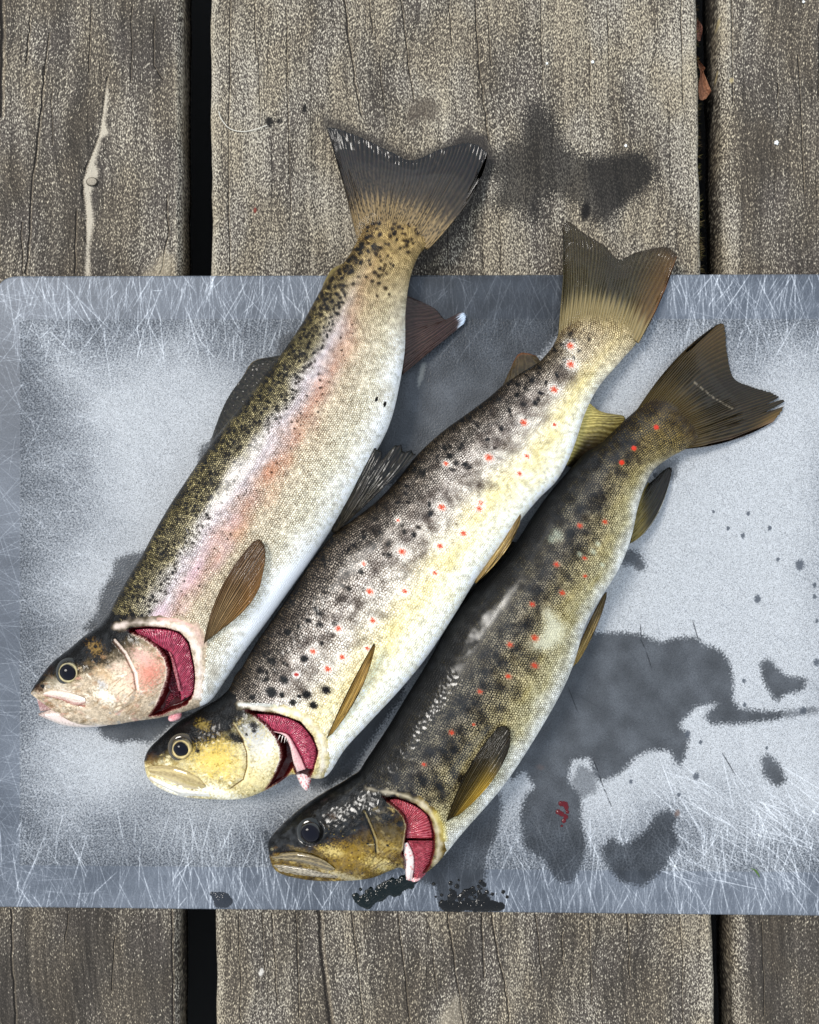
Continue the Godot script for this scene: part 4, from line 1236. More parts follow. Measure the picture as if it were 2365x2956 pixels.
func dark_brown_trout() -> void:
	var f := Fish.new()
	f.root = Node3D.new()
	f.root.name = "trout"
	add_child(f.root, true)
	tag(f.root, "darkest and smallest trout on the right, black glossy back, olive belly, tail with a split", "fish", "fresh trout laid side by side on the cutting board")
	f.D = pts([774, 2435, 783, 2416, 821, 2375, 876, 2328, 932, 2291, 988, 2259, 1012, 2243, 1034, 2229, 1046, 2212, 1057, 2194, 1085, 2152, 1122, 2096, 1182, 1997, 1239, 1905, 1297, 1799, 1341, 1737, 1407, 1667, 1464, 1601, 1504, 1544, 1535, 1495, 1579, 1433, 1623, 1380, 1687, 1310, 1726, 1285, 1765, 1250, 1805, 1211, 1832, 1188, 1880, 1146, 1936, 1142, 1970, 1160])
	f.V = pts([777, 2450, 790, 2500, 825, 2524, 905, 2538, 985, 2539, 1070, 2531, 1125, 2510, 1160, 2500, 1196, 2524, 1232, 2514, 1275, 2475, 1340, 2396, 1451, 2268, 1535, 2143, 1613, 2009, 1655, 1915, 1690, 1800, 1735, 1722, 1775, 1660, 1804, 1600, 1825, 1535, 1840, 1465, 1862, 1400, 1885, 1358, 1915, 1333, 1947, 1313, 1989, 1292, 2018, 1272, 2012, 1226, 1998, 1190])
	f.T = PackedFloat32Array([0.0018, 0.0055, 0.0085, 0.0108, 0.0122, 0.0130, 0.0134, 0.0137, 0.0139, 0.0141, 0.0144, 0.0148, 0.0153, 0.0157, 0.0158, 0.0156, 0.0152, 0.0147, 0.0141, 0.0134, 0.0124, 0.0113, 0.0101, 0.0092, 0.0084, 0.0075, 0.0054, 0.0032, 0.0015, 0.0006])
	f.Y = PackedFloat32Array([0.0092, 0.0096, 0.0100, 0.0112, 0.0125, 0.0133, 0.0137, 0.0140, 0.0142, 0.0144, 0.0147, 0.0151, 0.0156, 0.0160, 0.0161, 0.0159, 0.0155, 0.0150, 0.0144, 0.0137, 0.0127, 0.0116, 0.0104, 0.0095, 0.0087, 0.0079, 0.0069, 0.0062, 0.0056, 0.0052])
	f.eye = zb([426, 758])[0]
	f.eye_r = 33.0
	f.cavity = zb([850, 530, 900, 572, 960, 618, 1005, 668, 1022, 722, 1012, 790, 1000, 870, 985, 900, 1008, 930, 1008, 1000, 1022, 1058, 1110, 1056, 1172, 970, 1197, 870, 1196, 760, 1166, 662, 1085, 590, 965, 546, 890, 543])
	f.cover = zb([770, 560, 850, 530, 900, 572, 960, 618, 1005, 668, 1022, 722, 1012, 790, 1000, 870, 960, 935, 880, 1005, 780, 1045, 700, 1045, 800, 980, 845, 900, 838, 820, 810, 740, 770, 650])
	f.head = pts([740, 2560, 740, 2400, 900, 2280, 1000, 2225, 1050, 2200, 1060, 2262, 1099, 2276, 1164, 2281, 1215, 2300, 1258, 2342, 1282, 2400, 1285, 2460, 1250, 2560, 1160, 2560])
	f.grooves = [zb([765, 640, 800, 720, 835, 810, 842, 890, 815, 960, 760, 1010]), zb([240, 900, 330, 890, 430, 905, 510, 940, 575, 990])]
	measure(f)
	var stops := [[0.0, c(20, 19, 16), c(8, 8, 7)], [0.12, c(84, 78, 62), c(8, 8, 7)], [0.26, c(132, 124, 104), c(11, 10, 9)], [0.40, c(146, 136, 116), c(22, 19, 17)], [0.54, c(158, 146, 114), c(36, 31, 24)], [0.68, c(176, 164, 124), c(66, 58, 40)], [0.82, c(182, 174, 138), c(98, 90, 64)], [0.93, c(206, 204, 192), c(140, 135, 118)], [1.0, c(214, 214, 208), c(166, 163, 154)]]
	var cv := fish_canvas(f, stops, 61.0, [c(134, 114, 66), c(28, 23, 14)], 0.9)
	fade_tail(f, cv, 0.945, c(86, 74, 50), c(70, 60, 40))
	for k in 300:
		var s := rng.randf_range(0.25, 0.9)
		var p := back(skin(f, s, acos(1.0 - 2.0 * clampf(0.40 + rng.randfn(0.0, 0.13), 0.05, 0.66))))
		cv.blob(p, rng.randf_range(10, 30), rng.randf_range(8, 18), rng.randf() * 3.0, c(22, 18, 16), rng.randf_range(0.12, 0.42), 0.6, 1.0, 2.2)
	for k in 50:
		var s := rng.randf_range(0.3, 0.9)
		var p := back(skin(f, s, acos(1.0 - 2.0 * clampf(0.74 + rng.randfn(0.0, 0.07), 0.5, 0.92))))
		cv.blob(p, rng.randf_range(12, 40), rng.randf_range(8, 20), -1.0, c(158, 140, 76), rng.randf_range(0.06, 0.18), 0.9, 0.6)
	cv.poly(pts([1070, 580, 1130, 600, 1190, 680, 1230, 700, 1190, 800, 1130, 870, 1040, 870, 970, 840, 1040, 790, 1080, 740, 1090, 650], 1100, 1500, 2.3), c(200, 200, 180), 0.6, 18.0, 10.0, -1.0, 0.0, 1.2)
	for q: Array in [[1410, 215, 22], [1250, 250, 30], [1440, 160, 20], [1170, 100, 44], [1130, 130, 30], [1320, 230, 24], [1470, 300, 18]]:
		cv.blob(Vector2(1100 + q[0] / 2.3, 1500 + q[1] / 2.3), q[2] * 0.5, q[2] * 0.36, 0.9, c(180, 190, 172), 0.55, 0.8, 0.9, 1.8)
	cv.stroke(pts([1460, 620, 1340, 800, 1200, 990, 1060, 1250, 980, 1440], 1100, 1500, 2.3), 2.0, c(150, 140, 110), 0.0)
	for k in 26:    # black patches behind the gills
		var p := Vector2(rng.randf_range(1130, 1330), rng.randf_range(2140, 2300))
		cv.blob(p, rng.randf_range(10, 24), rng.randf_range(8, 18), rng.randf() * 3.0, c(20, 15, 13), rng.randf_range(0.3, 0.7), 0.7, 0.8, 1.5)
	for q: Array in [[1320, 40, 1.0], [1487, 15, 0.9], [1165, 298, 1.0], [1352, 255, 0.8], [1355, 375, 0.7], [1203, 487, 1.0], [1005, 562, 1.0], [1022, 785, 1.2], [857, 830, 1.05], [1020, 968, 1.2], [845, 1040, 1.0], [855, 1178, 1.1], [657, 1142, 0.9], [470, 1415, 1.0], [617, 1360, 0.6], [285, 1625, 0.8], [1458, -180, 1.0]]:
		var p := Vector2(1100 + q[0] / 2.3, 1500 + q[1] / 2.3)
		cv.blob(p, 14.0 * q[2], 13.0 * q[2], 0.5, c(176, 160, 134), 0.55, 0.8, 0.5)
		cv.blob(p, 8.6 * q[2], 7.0 * q[2], 0.5, c(200, 62, 34), 0.88, 0.8, 1.1, 1.6)
	for q: Array in [[903, 1285], [772, 1408], [700, 1492], [568, 1355]]:
		var p := Vector2(1450 + q[0] / 2.0294, 600 + q[1] / 2.0294)
		cv.blob(p, 13, 12, 0.5, c(160, 140, 100), 0.5, 0.8, 0.5)
		cv.blob(p, 8.5, 8, 0.5, c(212, 64, 36), 0.95, 0.4, 0.5, 2.0)
	# head
	paint_head(f, cv, c(112, 94, 50), c(15, 14, 12), 0.46)
	mottle(f, cv, [c(196, 172, 110), c(84, 66, 30), c(160, 128, 54), c(44, 36, 20), c(190, 180, 150), c(60, 52, 34)], 300, 0.55)
	for q: Array in [[700, 900, 170, 90, c(150, 122, 50), 0.8], [560, 880, 80, 40, c(206, 184, 120), 0.7], [620, 960, 120, 60, c(140, 114, 52), 0.6], [900, 870, 80, 80, c(164, 140, 76), 0.7], [860, 960, 120, 50, c(190, 174, 124), 0.7], [820, 660, 90, 70, c(92, 86, 74), 0.6], [900, 740, 80, 70, c(110, 98, 72), 0.6], [640, 690, 90, 50, c(40, 35, 24), 0.6], [560, 660, 50, 30, c(124, 98, 44), 0.6], [760, 770, 50, 60, c(112, 92, 48), 0.5], [330, 860, 90, 20, c(140, 122, 80), 0.6], [480, 860, 40, 20, c(176, 152, 92), 0.5], [640, 1040, 260, 26, c(186, 176, 150), 0.7], [880, 620, 60, 50, c(120, 110, 92), 0.5]]:
		cv.blob(zb([q[0], q[1]])[0], q[2] / 2.156, q[3] / 2.156, 0.3, q[4], q[5], 0.9, 0.6, 0.8)
	for q: Array in [[650, 755, 24], [890, 660, 22], [700, 735, 16], [620, 720, 16], [980, 705, 20], [600, 760, 14], [730, 690, 12], [905, 840, 9], [870, 905, 8], [780, 830, 8]]:
		cv.blob(zb([q[0], q[1]])[0], q[2] * 0.55, q[2] * 0.4, 0.5, c(18, 16, 14), 0.85, 0.6, 0.6, 1.5)
	for k in 110:
		var p := zb([rng.randf_range(480, 1000), rng.randf_range(740, 1030)])[0]
		cv.blob(p, rng.randf_range(1.5, 4), rng.randf_range(1.5, 3), rng.randf() * 3.0, c(214, 184, 84) if rng.randf() < 0.5 else c(52, 40, 18), rng.randf_range(0.25, 0.6), 0.6, 0.6)
	for k in 16:
		var p := zb([rng.randf_range(780, 960), rng.randf_range(900, 1010)])[0]
		cv.stroke(PackedVector2Array([p, p + Vector2(rng.randf_range(20, 40), -rng.randf_range(12, 26))]), 1.5, c(92, 72, 34), 0.5)
	cv.stroke(zb([765, 640, 800, 720, 835, 810, 842, 890]), 3.2, c(172, 156, 116), 0.6)
	cv.stroke(zb([755, 645, 790, 725, 824, 812, 831, 890]), 1.8, c(24, 20, 12), 0.8)
	cv.stroke(zb([900, 572, 960, 618, 1003, 668, 1018, 722, 1009, 790, 996, 870]), 3.4, c(176, 164, 134), 0.7)
	cv.poly(f.cavity, c(96, 26, 36), 0.95, 3.0, 2.0)
	cv.stroke(zb([765, 482, 860, 505, 980, 524, 1085, 560, 1170, 620, 1214, 720, 1225, 830, 1215, 930, 1180, 1000]), 11.0, c(204, 192, 168), 0.75, 1.3, 0.0, 0.8, 0.16)
	cv.stroke(zb([1200, 640, 1240, 720, 1255, 800]), 12.0, c(196, 176, 92), 0.6, 0.9)
	# water film on the back: smoother skin in ragged streaks
	var film := [pts([1130, 10, 1060, 140, 980, 280, 900, 410, 780, 580, 720, 690, 640, 840, 560, 960, 440, 1110, 300, 1300, 230, 1400, 150, 1600, 250, 1600, 380, 1420, 520, 1230, 560, 1140, 650, 940, 760, 760, 850, 600, 930, 380, 1040, 200, 1150, 40], 1100, 1500, 2.3), pts([820, 1330, 700, 1380, 560, 1500, 470, 1640, 430, 1750, 480, 1770, 560, 1620, 640, 1500, 780, 1400], 1100, 1500, 2.3)]
	for q: PackedVector2Array in film:
		cv.poly(q, c(110, 110, 116), 0.14, 10.0, 3.0, 0.22, 0.9, 1.5)
	var m := skin_material(cv, 0.03, 0.36, 0.75, 0.15)
	m.roughness = 1.0
	m.roughness_texture = cv.grey_map(cv.rgh)
	finish_body(f, m)

	var fm := mat(0.32, 0.3)
	var gm := mat(0.22, 0.9)
	plate(f, "lower_jaw", zb([188, 958, 260, 955, 350, 965, 440, 985, 520, 1005, 580, 1010]), zb([192, 975, 235, 1012, 325, 1042, 450, 1056, 540, 1058, 600, 1056]), -0.0012, 0.0022, func(u: float, v: float, p: Vector2) -> Color: return lin(c(168, 156, 134).lerp(c(44, 38, 28), clampf(0.35 + 1.1 * fine.get_noise_2d(p.x * 0.5, p.y * 1.8) - 0.3 * v, 0, 1)).lerp(c(196, 190, 176), smoothstep(0.75, 1.0, v) * 0.6)), mat(0.24, 0.9))
	plate(f, "upper_jaw", zb([170, 900, 250, 885, 340, 880, 430, 898, 515, 935, 575, 985]), zb([190, 935, 260, 940, 350, 950, 440, 975, 520, 1002, 572, 998]), -0.0004, 0.0014, func(u: float, v: float, p: Vector2) -> Color: return lin(c(148, 130, 92).lerp(c(46, 38, 24), clampf(0.6 * absf(sin(v * 8.0 + u * 3.0)) + 0.5 * fine.get_noise_2d(p.x * 0.5, p.y * 1.6), 0, 1)).lerp(c(206, 192, 150), smoothstep(0.7, 1.0, u) * smoothstep(0.5, 0.0, v) * 0.7)), mat(0.2, 0.9))
	eye(f, c(30, 28, 23), c(16, 15, 13), 27.0, Vector3(-0.08, 1, 0.0))
	gill(f, "gill", zb([925, 590, 985, 640, 1008, 690, 1018, 740, 1012, 796]), zb([905, 562, 965, 553, 1082, 597, 1161, 667, 1192, 796]), -0.0046, 0.0015, 30, c(160, 44, 62), c(216, 108, 116), gm)
	gill(f, "gill", zb([1012, 812, 1032, 840, 1060, 905, 1066, 980, 1062, 1052]), zb([1194, 812, 1192, 870, 1172, 962, 1132, 1030, 1100, 1058]), -0.0046, 0.0015, 34, c(160, 44, 64), c(214, 108, 118), gm)
	plate(f, "gill_arch", zb([1002, 832, 1004, 900, 1010, 980, 1020, 1056]), zb([1030, 822, 1064, 900, 1068, 980, 1054, 1064]), -0.0030, 0.0016, func(u: float, v: float, p: Vector2) -> Color: return lin(c(238, 222, 214).lerp(c(206, 60, 62), clampf(1.4 * (fine.get_noise_2d(p.x * 0.6, p.y * 0.6) - 0.28) + 0.3 * smoothstep(0.7, 1.0, v), 0, 0.9))), gm)
	plate_at(f, "isthmus", zb([1040, 1040, 1044, 1055, 1062, 1070]), zb([1112, 1040, 1106, 1056, 1084, 1068]), 0.0148, 0.0016, func(_u: float, _v: float, p: Vector2) -> Color: return lin(c(226, 142, 146).lerp(c(238, 212, 206), clampf(0.5 + fine.get_noise_2d(p.x, p.y), 0, 1))), gm)
	var drape := func(lift: float) -> Callable: return func(p: Vector2, v: float) -> float: return top_y(f, p) + lift * sin(PI * clampf(v, 0.05, 0.8)) + 0.0006
	var pec := func(k: Vector3, u: float, v: float, _p: Vector2) -> Vector3: return k.lerp(c(186, 150, 56), smoothstep(0.4, 1.0, u) * (1.0 - smoothstep(0.35, 0.8, v)) * 0.85).lerp(c(22, 18, 12), (1.0 - smoothstep(0.0, 0.25, u)) * 0.6)
	fin(f, "pectoral_fin", pts([1288, 2374, 1297, 2367, 1308, 2361, 1324, 2354]), pts([1348, 2226, 1376, 2216, 1402, 2226, 1420, 2256]), pts([1438, 2099, 1458, 2093, 1474, 2108, 1473, 2152]), drape.call(0.003), 10, c(76, 62, 28), c(30, 25, 16), c(84, 70, 38), fm, 1.0, 1.0, pec, NONE, 0.0005)
	fin(f, "pelvic_fin", pts([1644, 1930, 1655, 1924, 1670, 1910]), pts([1692, 1814, 1708, 1812, 1720, 1816]), pts([1742, 1716, 1752, 1707, 1752, 1722]), zigzag_level(0.012, 0.009), 5, c(186, 156, 92), c(96, 76, 46), c(206, 180, 120), fm, 1.0, 1.0, func(k: Vector3, u: float, _v: float, _p: Vector2) -> Vector3: return k.lerp(c(60, 44, 28), 0.6 * (1.0 - smoothstep(0.0, 0.4, u))), NONE, 0.0003, 60, 30)
	fin(f, "anal_fin", pts([1818, 1570, 1824, 1540, 1832, 1500, 1842, 1458, 1856, 1420, 1872, 1392]), pts([1890, 1500, 1888, 1462, 1880, 1430, 1872, 1415, 1868, 1410, 1874, 1396]), pts([1938, 1372, 1940, 1352, 1930, 1348, 1908, 1364, 1890, 1382, 1878, 1392]), zigzag_level(0.0105, 0.003), 10, c(112, 98, 44), c(30, 27, 20), c(96, 84, 46), fm, 1.0, 1.0, func(k: Vector3, u: float, v: float, _p: Vector2) -> Vector3: return k.lerp(c(18, 17, 13), 0.7 * smoothstep(0.15, 0.5, v)).lerp(c(206, 200, 180), 0.8 * (1.0 - smoothstep(0.01, 0.05, u)) * smoothstep(0.2, 0.4, v)))
	fin(f, "dorsal_fin", pts([1296, 1806, 1345, 1742, 1407, 1672, 1460, 1610, 1492, 1566]), PackedVector2Array(), pts([1292, 1792, 1322, 1738, 1372, 1690, 1424, 1616, 1474, 1562]), zigzag_level(0.016, 0.010), 9, c(30, 27, 22), c(18, 17, 15), c(60, 52, 40), fm, 1.0, 1.0)
	var split := func(u: float) -> float: return 1.0 - 0.20 * exp(-pow((u - 0.86) / 0.012, 2.0)) - 0.16 * exp(-pow((u - 0.79) / 0.010, 2.0))
	var tail := func(k: Vector3, u: float, v: float, p: Vector2) -> Vector3:
		k = k.lerp(c(30, 27, 22), 0.65 * exp(-pow((u - 0.5) / 0.2, 2.0)))
		k = k.lerp(c(120, 92, 44), 0.6 * smoothstep(0.6, 0.95, v) * smoothstep(0.86, 0.92, u))
		k = k.lerp(c(150, 122, 116), 0.55 * smoothstep(0.93, 1.0, u))
		k = k.lerp(c(96, 72, 34), 0.45 * (1.0 - smoothstep(0.1, 0.5, u)) * smoothstep(0.3, 0.8, v))
		k = k.lerp(c(70, 58, 34), 0.9 * (1.0 - smoothstep(0.14, 0.34, v + 0.05 * sin(u * 120.0))))
		var sc := line_dist(p, pts([2003, 1102, 2060, 1148, 2115, 1180]))
		return k.lerp(c(172, 160, 140), 0.55 * (1.0 - smoothstep(0.6, 2.4, sc + 1.2 * fine.get_noise_2d(p.x, p.y))))
	fin(f, "caudal_fin", pts([1824, 1206, 1868, 1178, 1904, 1180, 1936, 1194, 1956, 1216, 1966, 1240, 1976, 1266, 1980, 1296]), pts([1945, 1043, 1990, 1030, 2020, 1060, 2055, 1110, 2090, 1150, 2110, 1182, 2122, 1222, 2112, 1272]), pts([2072, 936, 2092, 938, 2100, 1015, 2118, 1090, 2170, 1116, 2234, 1136, 2268, 1164, 2236, 1216]), func(p: Vector2, v: float) -> float: return lerpf(lerpf(0.0080, 0.0054, smoothstep(0.0, 0.34, v)), 0.0014, smoothstep(0.15, 0.8, v)) + 0.0012 * mid.get_noise_2d(p.x * 0.6, p.y * 0.4) * v, 24, c(44, 37, 22), c(38, 31, 18), c(84, 68, 38), mat(0.34, 0.3), 1.0, 1.0, tail, split, 0.00035, 300, 56)


# ---------------------------------------------------------------- small things
func strand(p: PackedVector2Array, y: float, r: float, colour: Vector3, taper := 0.0) -> ArrayMesh:
	var g := Rings.new()
	g.n = 40
	g.m = 9
	for i in g.n:
		var t := float(i) / (g.n - 1)
		var a := at(cr(p, t * (p.size() - 1)), y)
		var b := at(cr(p, minf(t + 0.02, 1.0) * (p.size() - 1)), y)
		var d := (b - a)
		d = d.normalized() if d.length() > 1e-7 else Vector3.RIGHT
		if t > 0.97:
			d = (at(p[p.size() - 1], y) - at(p[p.size() - 2], y)).normalized()
		var side := d.cross(Vector3.UP).normalized()
		var rr := r * (1.0 - taper * absf(2.0 * t - 1.0))
		for j in g.m:
			var w := TAU * j / (g.m - 1)
			g.P.append(a + side * cos(w) * rr + Vector3.UP * (sin(w) * rr + 0.0004 * sin(t * 9.0)))
			g.C.append(lin(colour))
	g.normals()
	return g.mesh()

func leaf(called: String, outline: PackedVector2Array, y: float, curl: float, colour: Vector3, label: String) -> void:
	var n := outline.size()
	var half := n / 2
	var A := outline.slice(0, half)
	var B := PackedVector2Array()
	for i in half:
		B.append(outline[n - 1 - i])
	var paint := func(u: float, v: float, p: Vector2) -> Color:
		var vein := exp(-pow((v - 0.5) / 0.05, 2.0)) + 0.4 * pow(absf(sin(u * 22.0 + absf(v - 0.5) * 9.0)), 8.0)
		return lin(colour * (1.0 + 0.3 * fine.get_noise_2d(p.x, p.y)) * (1.0 - 0.22 * vein))
	var thick := func(u: float, v: float) -> float: return 0.0003 + 0.0008 * mid.get_noise_2d(u * 120.0, v * 60.0)
	var o := put(called, sheet(A, PackedVector2Array(), B, func(_p: Vector2, v: float) -> float: return y + curl * (v - 0.5) * (v - 0.5) * 4.0, thick, paint, 40, 14), mat(0.8))
	tag(o, label, "leaf", "dry leaves caught in the right gap")

func crumb(p: Vector2, r: float, y: float, colour: Vector3, called: String, label: String, category: String, group: String, rough := 0.8, seed_ := 1) -> void:
	var st := SurfaceTool.new()
	st.begin(Mesh.PRIMITIVE_TRIANGLES)
	var n := 10
	var k := noise(seed_, 0.9, 2)
	for i in n + 1:
		for j in 2 * n + 1:
			var a := PI * i / n
			var b := TAU * j / (2 * n)
			var d := Vector3(sin(a) * cos(b), cos(a) * 0.6, sin(a) * sin(b))
			st.set_color(lin(colour))
			st.set_smooth_group(0)
			st.add_vertex(d * r * K * (1.0 + 0.45 * k.get_noise_3d(d.x * 1.4, d.y * 1.4, d.z * 1.4)))
	for i in n:
		for j in 2 * n:
			var q := i * (2 * n + 1) + j
			var w := q + 2 * n + 1
			for z in [q, q + 1, w, w, q + 1, w + 1]:
				st.add_index(z)
	st.generate_normals()
	var o := put(called, st.commit(), mat(rough, 0.6 if rough < 0.4 else 0.0))
	o.position = at(p, y)
	tag(o, label, category, group)

func puddle(called: String, spots: Array, label: String, colour: Vector3, category: String, coat := 1.0) -> void:
	# beads that run into one another, joined to one lump of liquid: a height field over the board
	var lo := Vector2(1e9, 1e9)
	var hi := -lo
	for s: Array in spots:
		lo = lo.min(Vector2(s[0] - s[2] * 1.3, s[1] - s[2] * 1.3))
		hi = hi.max(Vector2(s[0] + s[2] * 1.3, s[1] + s[2] * 1.3))
	var step := 1.6
	var nx := int((hi.x - lo.x) / step) + 1
	var ny := int((hi.y - lo.y) / step) + 1
	var hs := PackedFloat32Array()
	var st := SurfaceTool.new()
	st.begin(Mesh.PRIMITIVE_TRIANGLES)
	for y in ny + 1:
		for x in nx + 1:
			var p := lo + Vector2(x, y) * step
			var sum := 0.0
			for s: Array in spots:
				var d2 := p.distance_squared_to(Vector2(s[0], s[1])) / (float(s[2]) * float(s[2]))
				if d2 < 1.7:
					sum += float(s[3]) * exp(-2.2 * d2)
			sum *= 1.0 + 0.5 * fine.get_noise_2d(p.x * 0.9, p.y * 0.9)
			var z := -0.0004 if sum < 0.0002 else minf(0.0012, 0.00005 + 0.9 * sqrt((sum - 0.0002) * 0.0006)) + 0.0001 * fine.get_noise_2d(p.x * 1.2, p.y * 1.2)
			hs.append(z)
			st.set_color(lin(colour))
			st.set_smooth_group(0)
			st.add_vertex(at(p, 0.0) + Vector3(0, z, 0))
	for y in ny:
		for x in nx:
			var a := y * (nx + 1) + x
			var b := a + nx + 1
			if maxf(maxf(hs[a], hs[a + 1]), maxf(hs[b], hs[b + 1])) > -0.0003:
				for q in [a, a + 1, b, b, a + 1, b + 1]:
					st.add_index(q)
	st.generate_normals()
	var m := mat(0.10, coat * 0.45)
	m.metallic_specular = 0.15
	var o := put(called, st.commit(), m)
	tag(o, label, category)


# ---------------------------------------------------------------- the scene
func _ready() -> void:
	var cam := Camera3D.new()
	cam.name = "camera"
	cam.position = Vector3(0, EYE, 0)
	cam.rotation = Vector3(-PI / 2, 0, 0)
	cam.fov = rad_to_deg(2.0 * atan(CZ * K / EYE))
	cam.near = 0.01
	cam.far = 60.0
	cam.current = true
	add_child(cam)

	var env := Environment.new()
	env.background_mode = Environment.BG_SKY
	var sky_mat := ProceduralSkyMaterial.new()
	sky_mat.sky_top_color = Color(0.50, 0.54, 0.59)
	sky_mat.sky_horizon_color = Color(0.62, 0.64, 0.66)
	sky_mat.sky_curve = 0.7
	sky_mat.ground_bottom_color = Color(0.25, 0.24, 0.22)
	sky_mat.ground_horizon_color = Color(0.5, 0.5, 0.5)
	sky_mat.sky_energy_multiplier = 1.35
	var sky := Sky.new()
	sky.sky_material = sky_mat
	env.sky = sky
	env.tonemap_mode = Environment.TONE_MAPPER_LINEAR
	env.tonemap_exposure = 1.85
	env.sdfgi_enabled = true
	env.ssao_enabled = true
	env.ssil_enabled = true
	var we := WorldEnvironment.new()
	we.name = "environment"
	we.environment = env
	add_child(we)

	var sun := DirectionalLight3D.new()
	sun.name = "sun"
	sun.light_energy = 0.45
	sun.light_color = Color(1.0, 0.985, 0.96)
	sun.light_angular_distance = 18.0
	sun.shadow_enabled = true
	add_child(sun)
	sun.look_at_from_position(Vector3(-0.50, 0.82, -0.29), Vector3.ZERO)

	rng.seed = 11
	fine = noise(1, 0.16, 2)
	mid = noise(2, 0.045, 2)
	low = noise(3, 0.008, 2)

	# ground far below the deck
	var ground := MeshInstance3D.new()
	ground.name = "ground"
	var gp := PlaneMesh.new()
	gp.size = Vector2(60, 60)
	ground.mesh = gp
	var gmat := StandardMaterial3D.new()
	gmat.albedo_color = Color(0.02, 0.02, 0.02).linear_to_srgb() * 0.7
	gmat.roughness = 0.95
	ground.material_override = gmat
	ground.position = Vector3(0, -0.12, 0)
	add_child(ground)
	tag(ground, "dark earth below the deck", "", "", "structure")

	# deck
	var deck := Node3D.new()
	deck.name = "deck"
	add_child(deck)
	tag(deck, "weathered brown plank deck under the cutting board", "", "", "structure")
	var top := -1000.0
	var end := 3956.0
	var o := Vector2(-960, -20)
	var size := Vector2(1500, 3000)
	var cl := plank_canvas(Vector2(0, -20), Vector2(560, 3000), 400, 2048, 21, -0.16, [[530.0, 518.0, 46.0, 0.55]])
	for q: Array in [[[86, 47, 78, 143, 74, 180], 2.2], [[126, 190, 119, 309, 102, 456, 88, 594, 76, 784, 76, 793], 2.6], [[142, 95, 128, 214], 2.0], [[309, 223, 290, 370, 247, 489, 238, 537, 247, 632, 248, 700], 3.2], [[218, 608, 216, 788], 2.2], [[2, 0, 3, 180, 1, 335], 5.0], [[446, 47, 444, 190, 470, 230], 1.6], [[480, 560, 484, 680, 462, 790], 1.8], [[31, 2626, 34, 2760, 42, 2880, 44, 2956], 2.6], [[196, 2640, 188, 2720], 1.5], [[497, 2626, 498, 2800, 499, 2956], 2.2], [[60, 640, 64, 790], 1.5], [[330, 2700, 322, 2860], 1.4], [[150, 260, 152, 420], 1.3], [[380, 20, 378, 240], 1.2], [[262, 20, 256, 210], 1.3]]:
		plank_crack(cl, q[0], q[1])
	cl.poly(pts([309, 225, 314, 280, 303, 350, 315, 385, 290, 400, 275, 470, 285, 500, 262, 560, 272, 640, 258, 720, 262, 800, 244, 800, 250, 700, 244, 560, 240, 520, 256, 470, 282, 400, 300, 300]), c(188, 178, 160), 0.85, 6.0, 4.0)
	cl.poly(pts([505, 740, 470, 720, 440, 770, 400, 800, 470, 820, 500, 800]), c(184, 170, 144), 0.5, 16.0, 8.0)
	var cm := plank_canvas(Vector2(590, -20), Vector2(1500, 3000), 1060, 2048, 33, 0.08, [[603.0, 622.0, 46.0, 0.6], [2012.0, 2068.0, 110.0, 0.30]])
	for q: Array in [[[995, 0, 1009, 119, 1023, 237, 1042, 333], 2.4], [[1066, 0, 1076, 95], 1.6], [[1156, 0, 1180, 190, 1194, 295], 1.8], [[1370, 0, 1384, 190, 1394, 285, 1408, 404], 1.8], [[1094, 166, 1113, 333], 1.4], [[1408, 47, 1418, 190], 1.3], [[665, 0, 660, 380, 664, 790], 1.6], [[735, 0, 740, 160], 1.4], [[745, 150, 750, 360], 1.2], [[826, 20, 832, 300, 838, 640], 1.2], [[1297, 0, 1306, 130], 1.3], [[1560, 0, 1566, 250], 1.0], [[1700, 120, 1704, 460], 1.1], [[1756, 10, 1758, 190], 1.0], [[1966, 0, 1972, 300], 1.4], [[1290, 500, 1296, 790], 1.4], [[1440, 620, 1446, 790], 1.2], [[1291, 2640, 1308, 2755, 1338, 2956], 2.0], [[1389, 2637, 1396, 2823], 2.0], [[1419, 2640, 1436, 2755, 1457, 2836, 1467, 2956], 2.2], [[1544, 2640, 1565, 2823], 1.6], [[1622, 2688, 1627, 2789], 1.5], [[1811, 2640, 1818, 2823], 1.5], [[918, 2620, 925, 2749, 953, 2966], 5.5], [[758, 2636, 764, 2800], 1.2], [[786, 2636, 793, 2763, 800, 2900], 1.4], [[855, 2640, 862, 2937], 1.5], [[1016, 2640, 1036, 2840, 1048, 2956], 1.6], [[1148, 2640, 1182, 2950], 1.8], [[690, 2640, 694, 2956], 1.2], [[1700, 2660, 1706, 2900], 1.2], [[1964, 2640, 1972, 2956], 1.2], [[1240, 2660, 1262, 2860], 1.2]]:
		plank_crack(cm, q[0], q[1], 0.75)
	# damp stains on the middle plank
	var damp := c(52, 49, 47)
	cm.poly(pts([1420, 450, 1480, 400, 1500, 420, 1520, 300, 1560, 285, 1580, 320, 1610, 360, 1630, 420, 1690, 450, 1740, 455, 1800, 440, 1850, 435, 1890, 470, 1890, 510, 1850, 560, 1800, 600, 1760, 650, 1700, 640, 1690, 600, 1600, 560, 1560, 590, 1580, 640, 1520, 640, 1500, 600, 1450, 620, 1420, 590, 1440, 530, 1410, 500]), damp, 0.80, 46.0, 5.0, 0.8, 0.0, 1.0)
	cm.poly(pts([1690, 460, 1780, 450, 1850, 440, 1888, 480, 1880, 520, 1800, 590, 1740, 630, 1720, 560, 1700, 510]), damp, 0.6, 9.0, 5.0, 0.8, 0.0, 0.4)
	cm.poly(pts([1170, 340, 1190, 290, 1240, 280, 1270, 300, 1260, 350, 1210, 340, 1190, 380]), c(74, 66, 58), 0.6, 16.0, 8.0, -1.0, 0.0, 0.5)
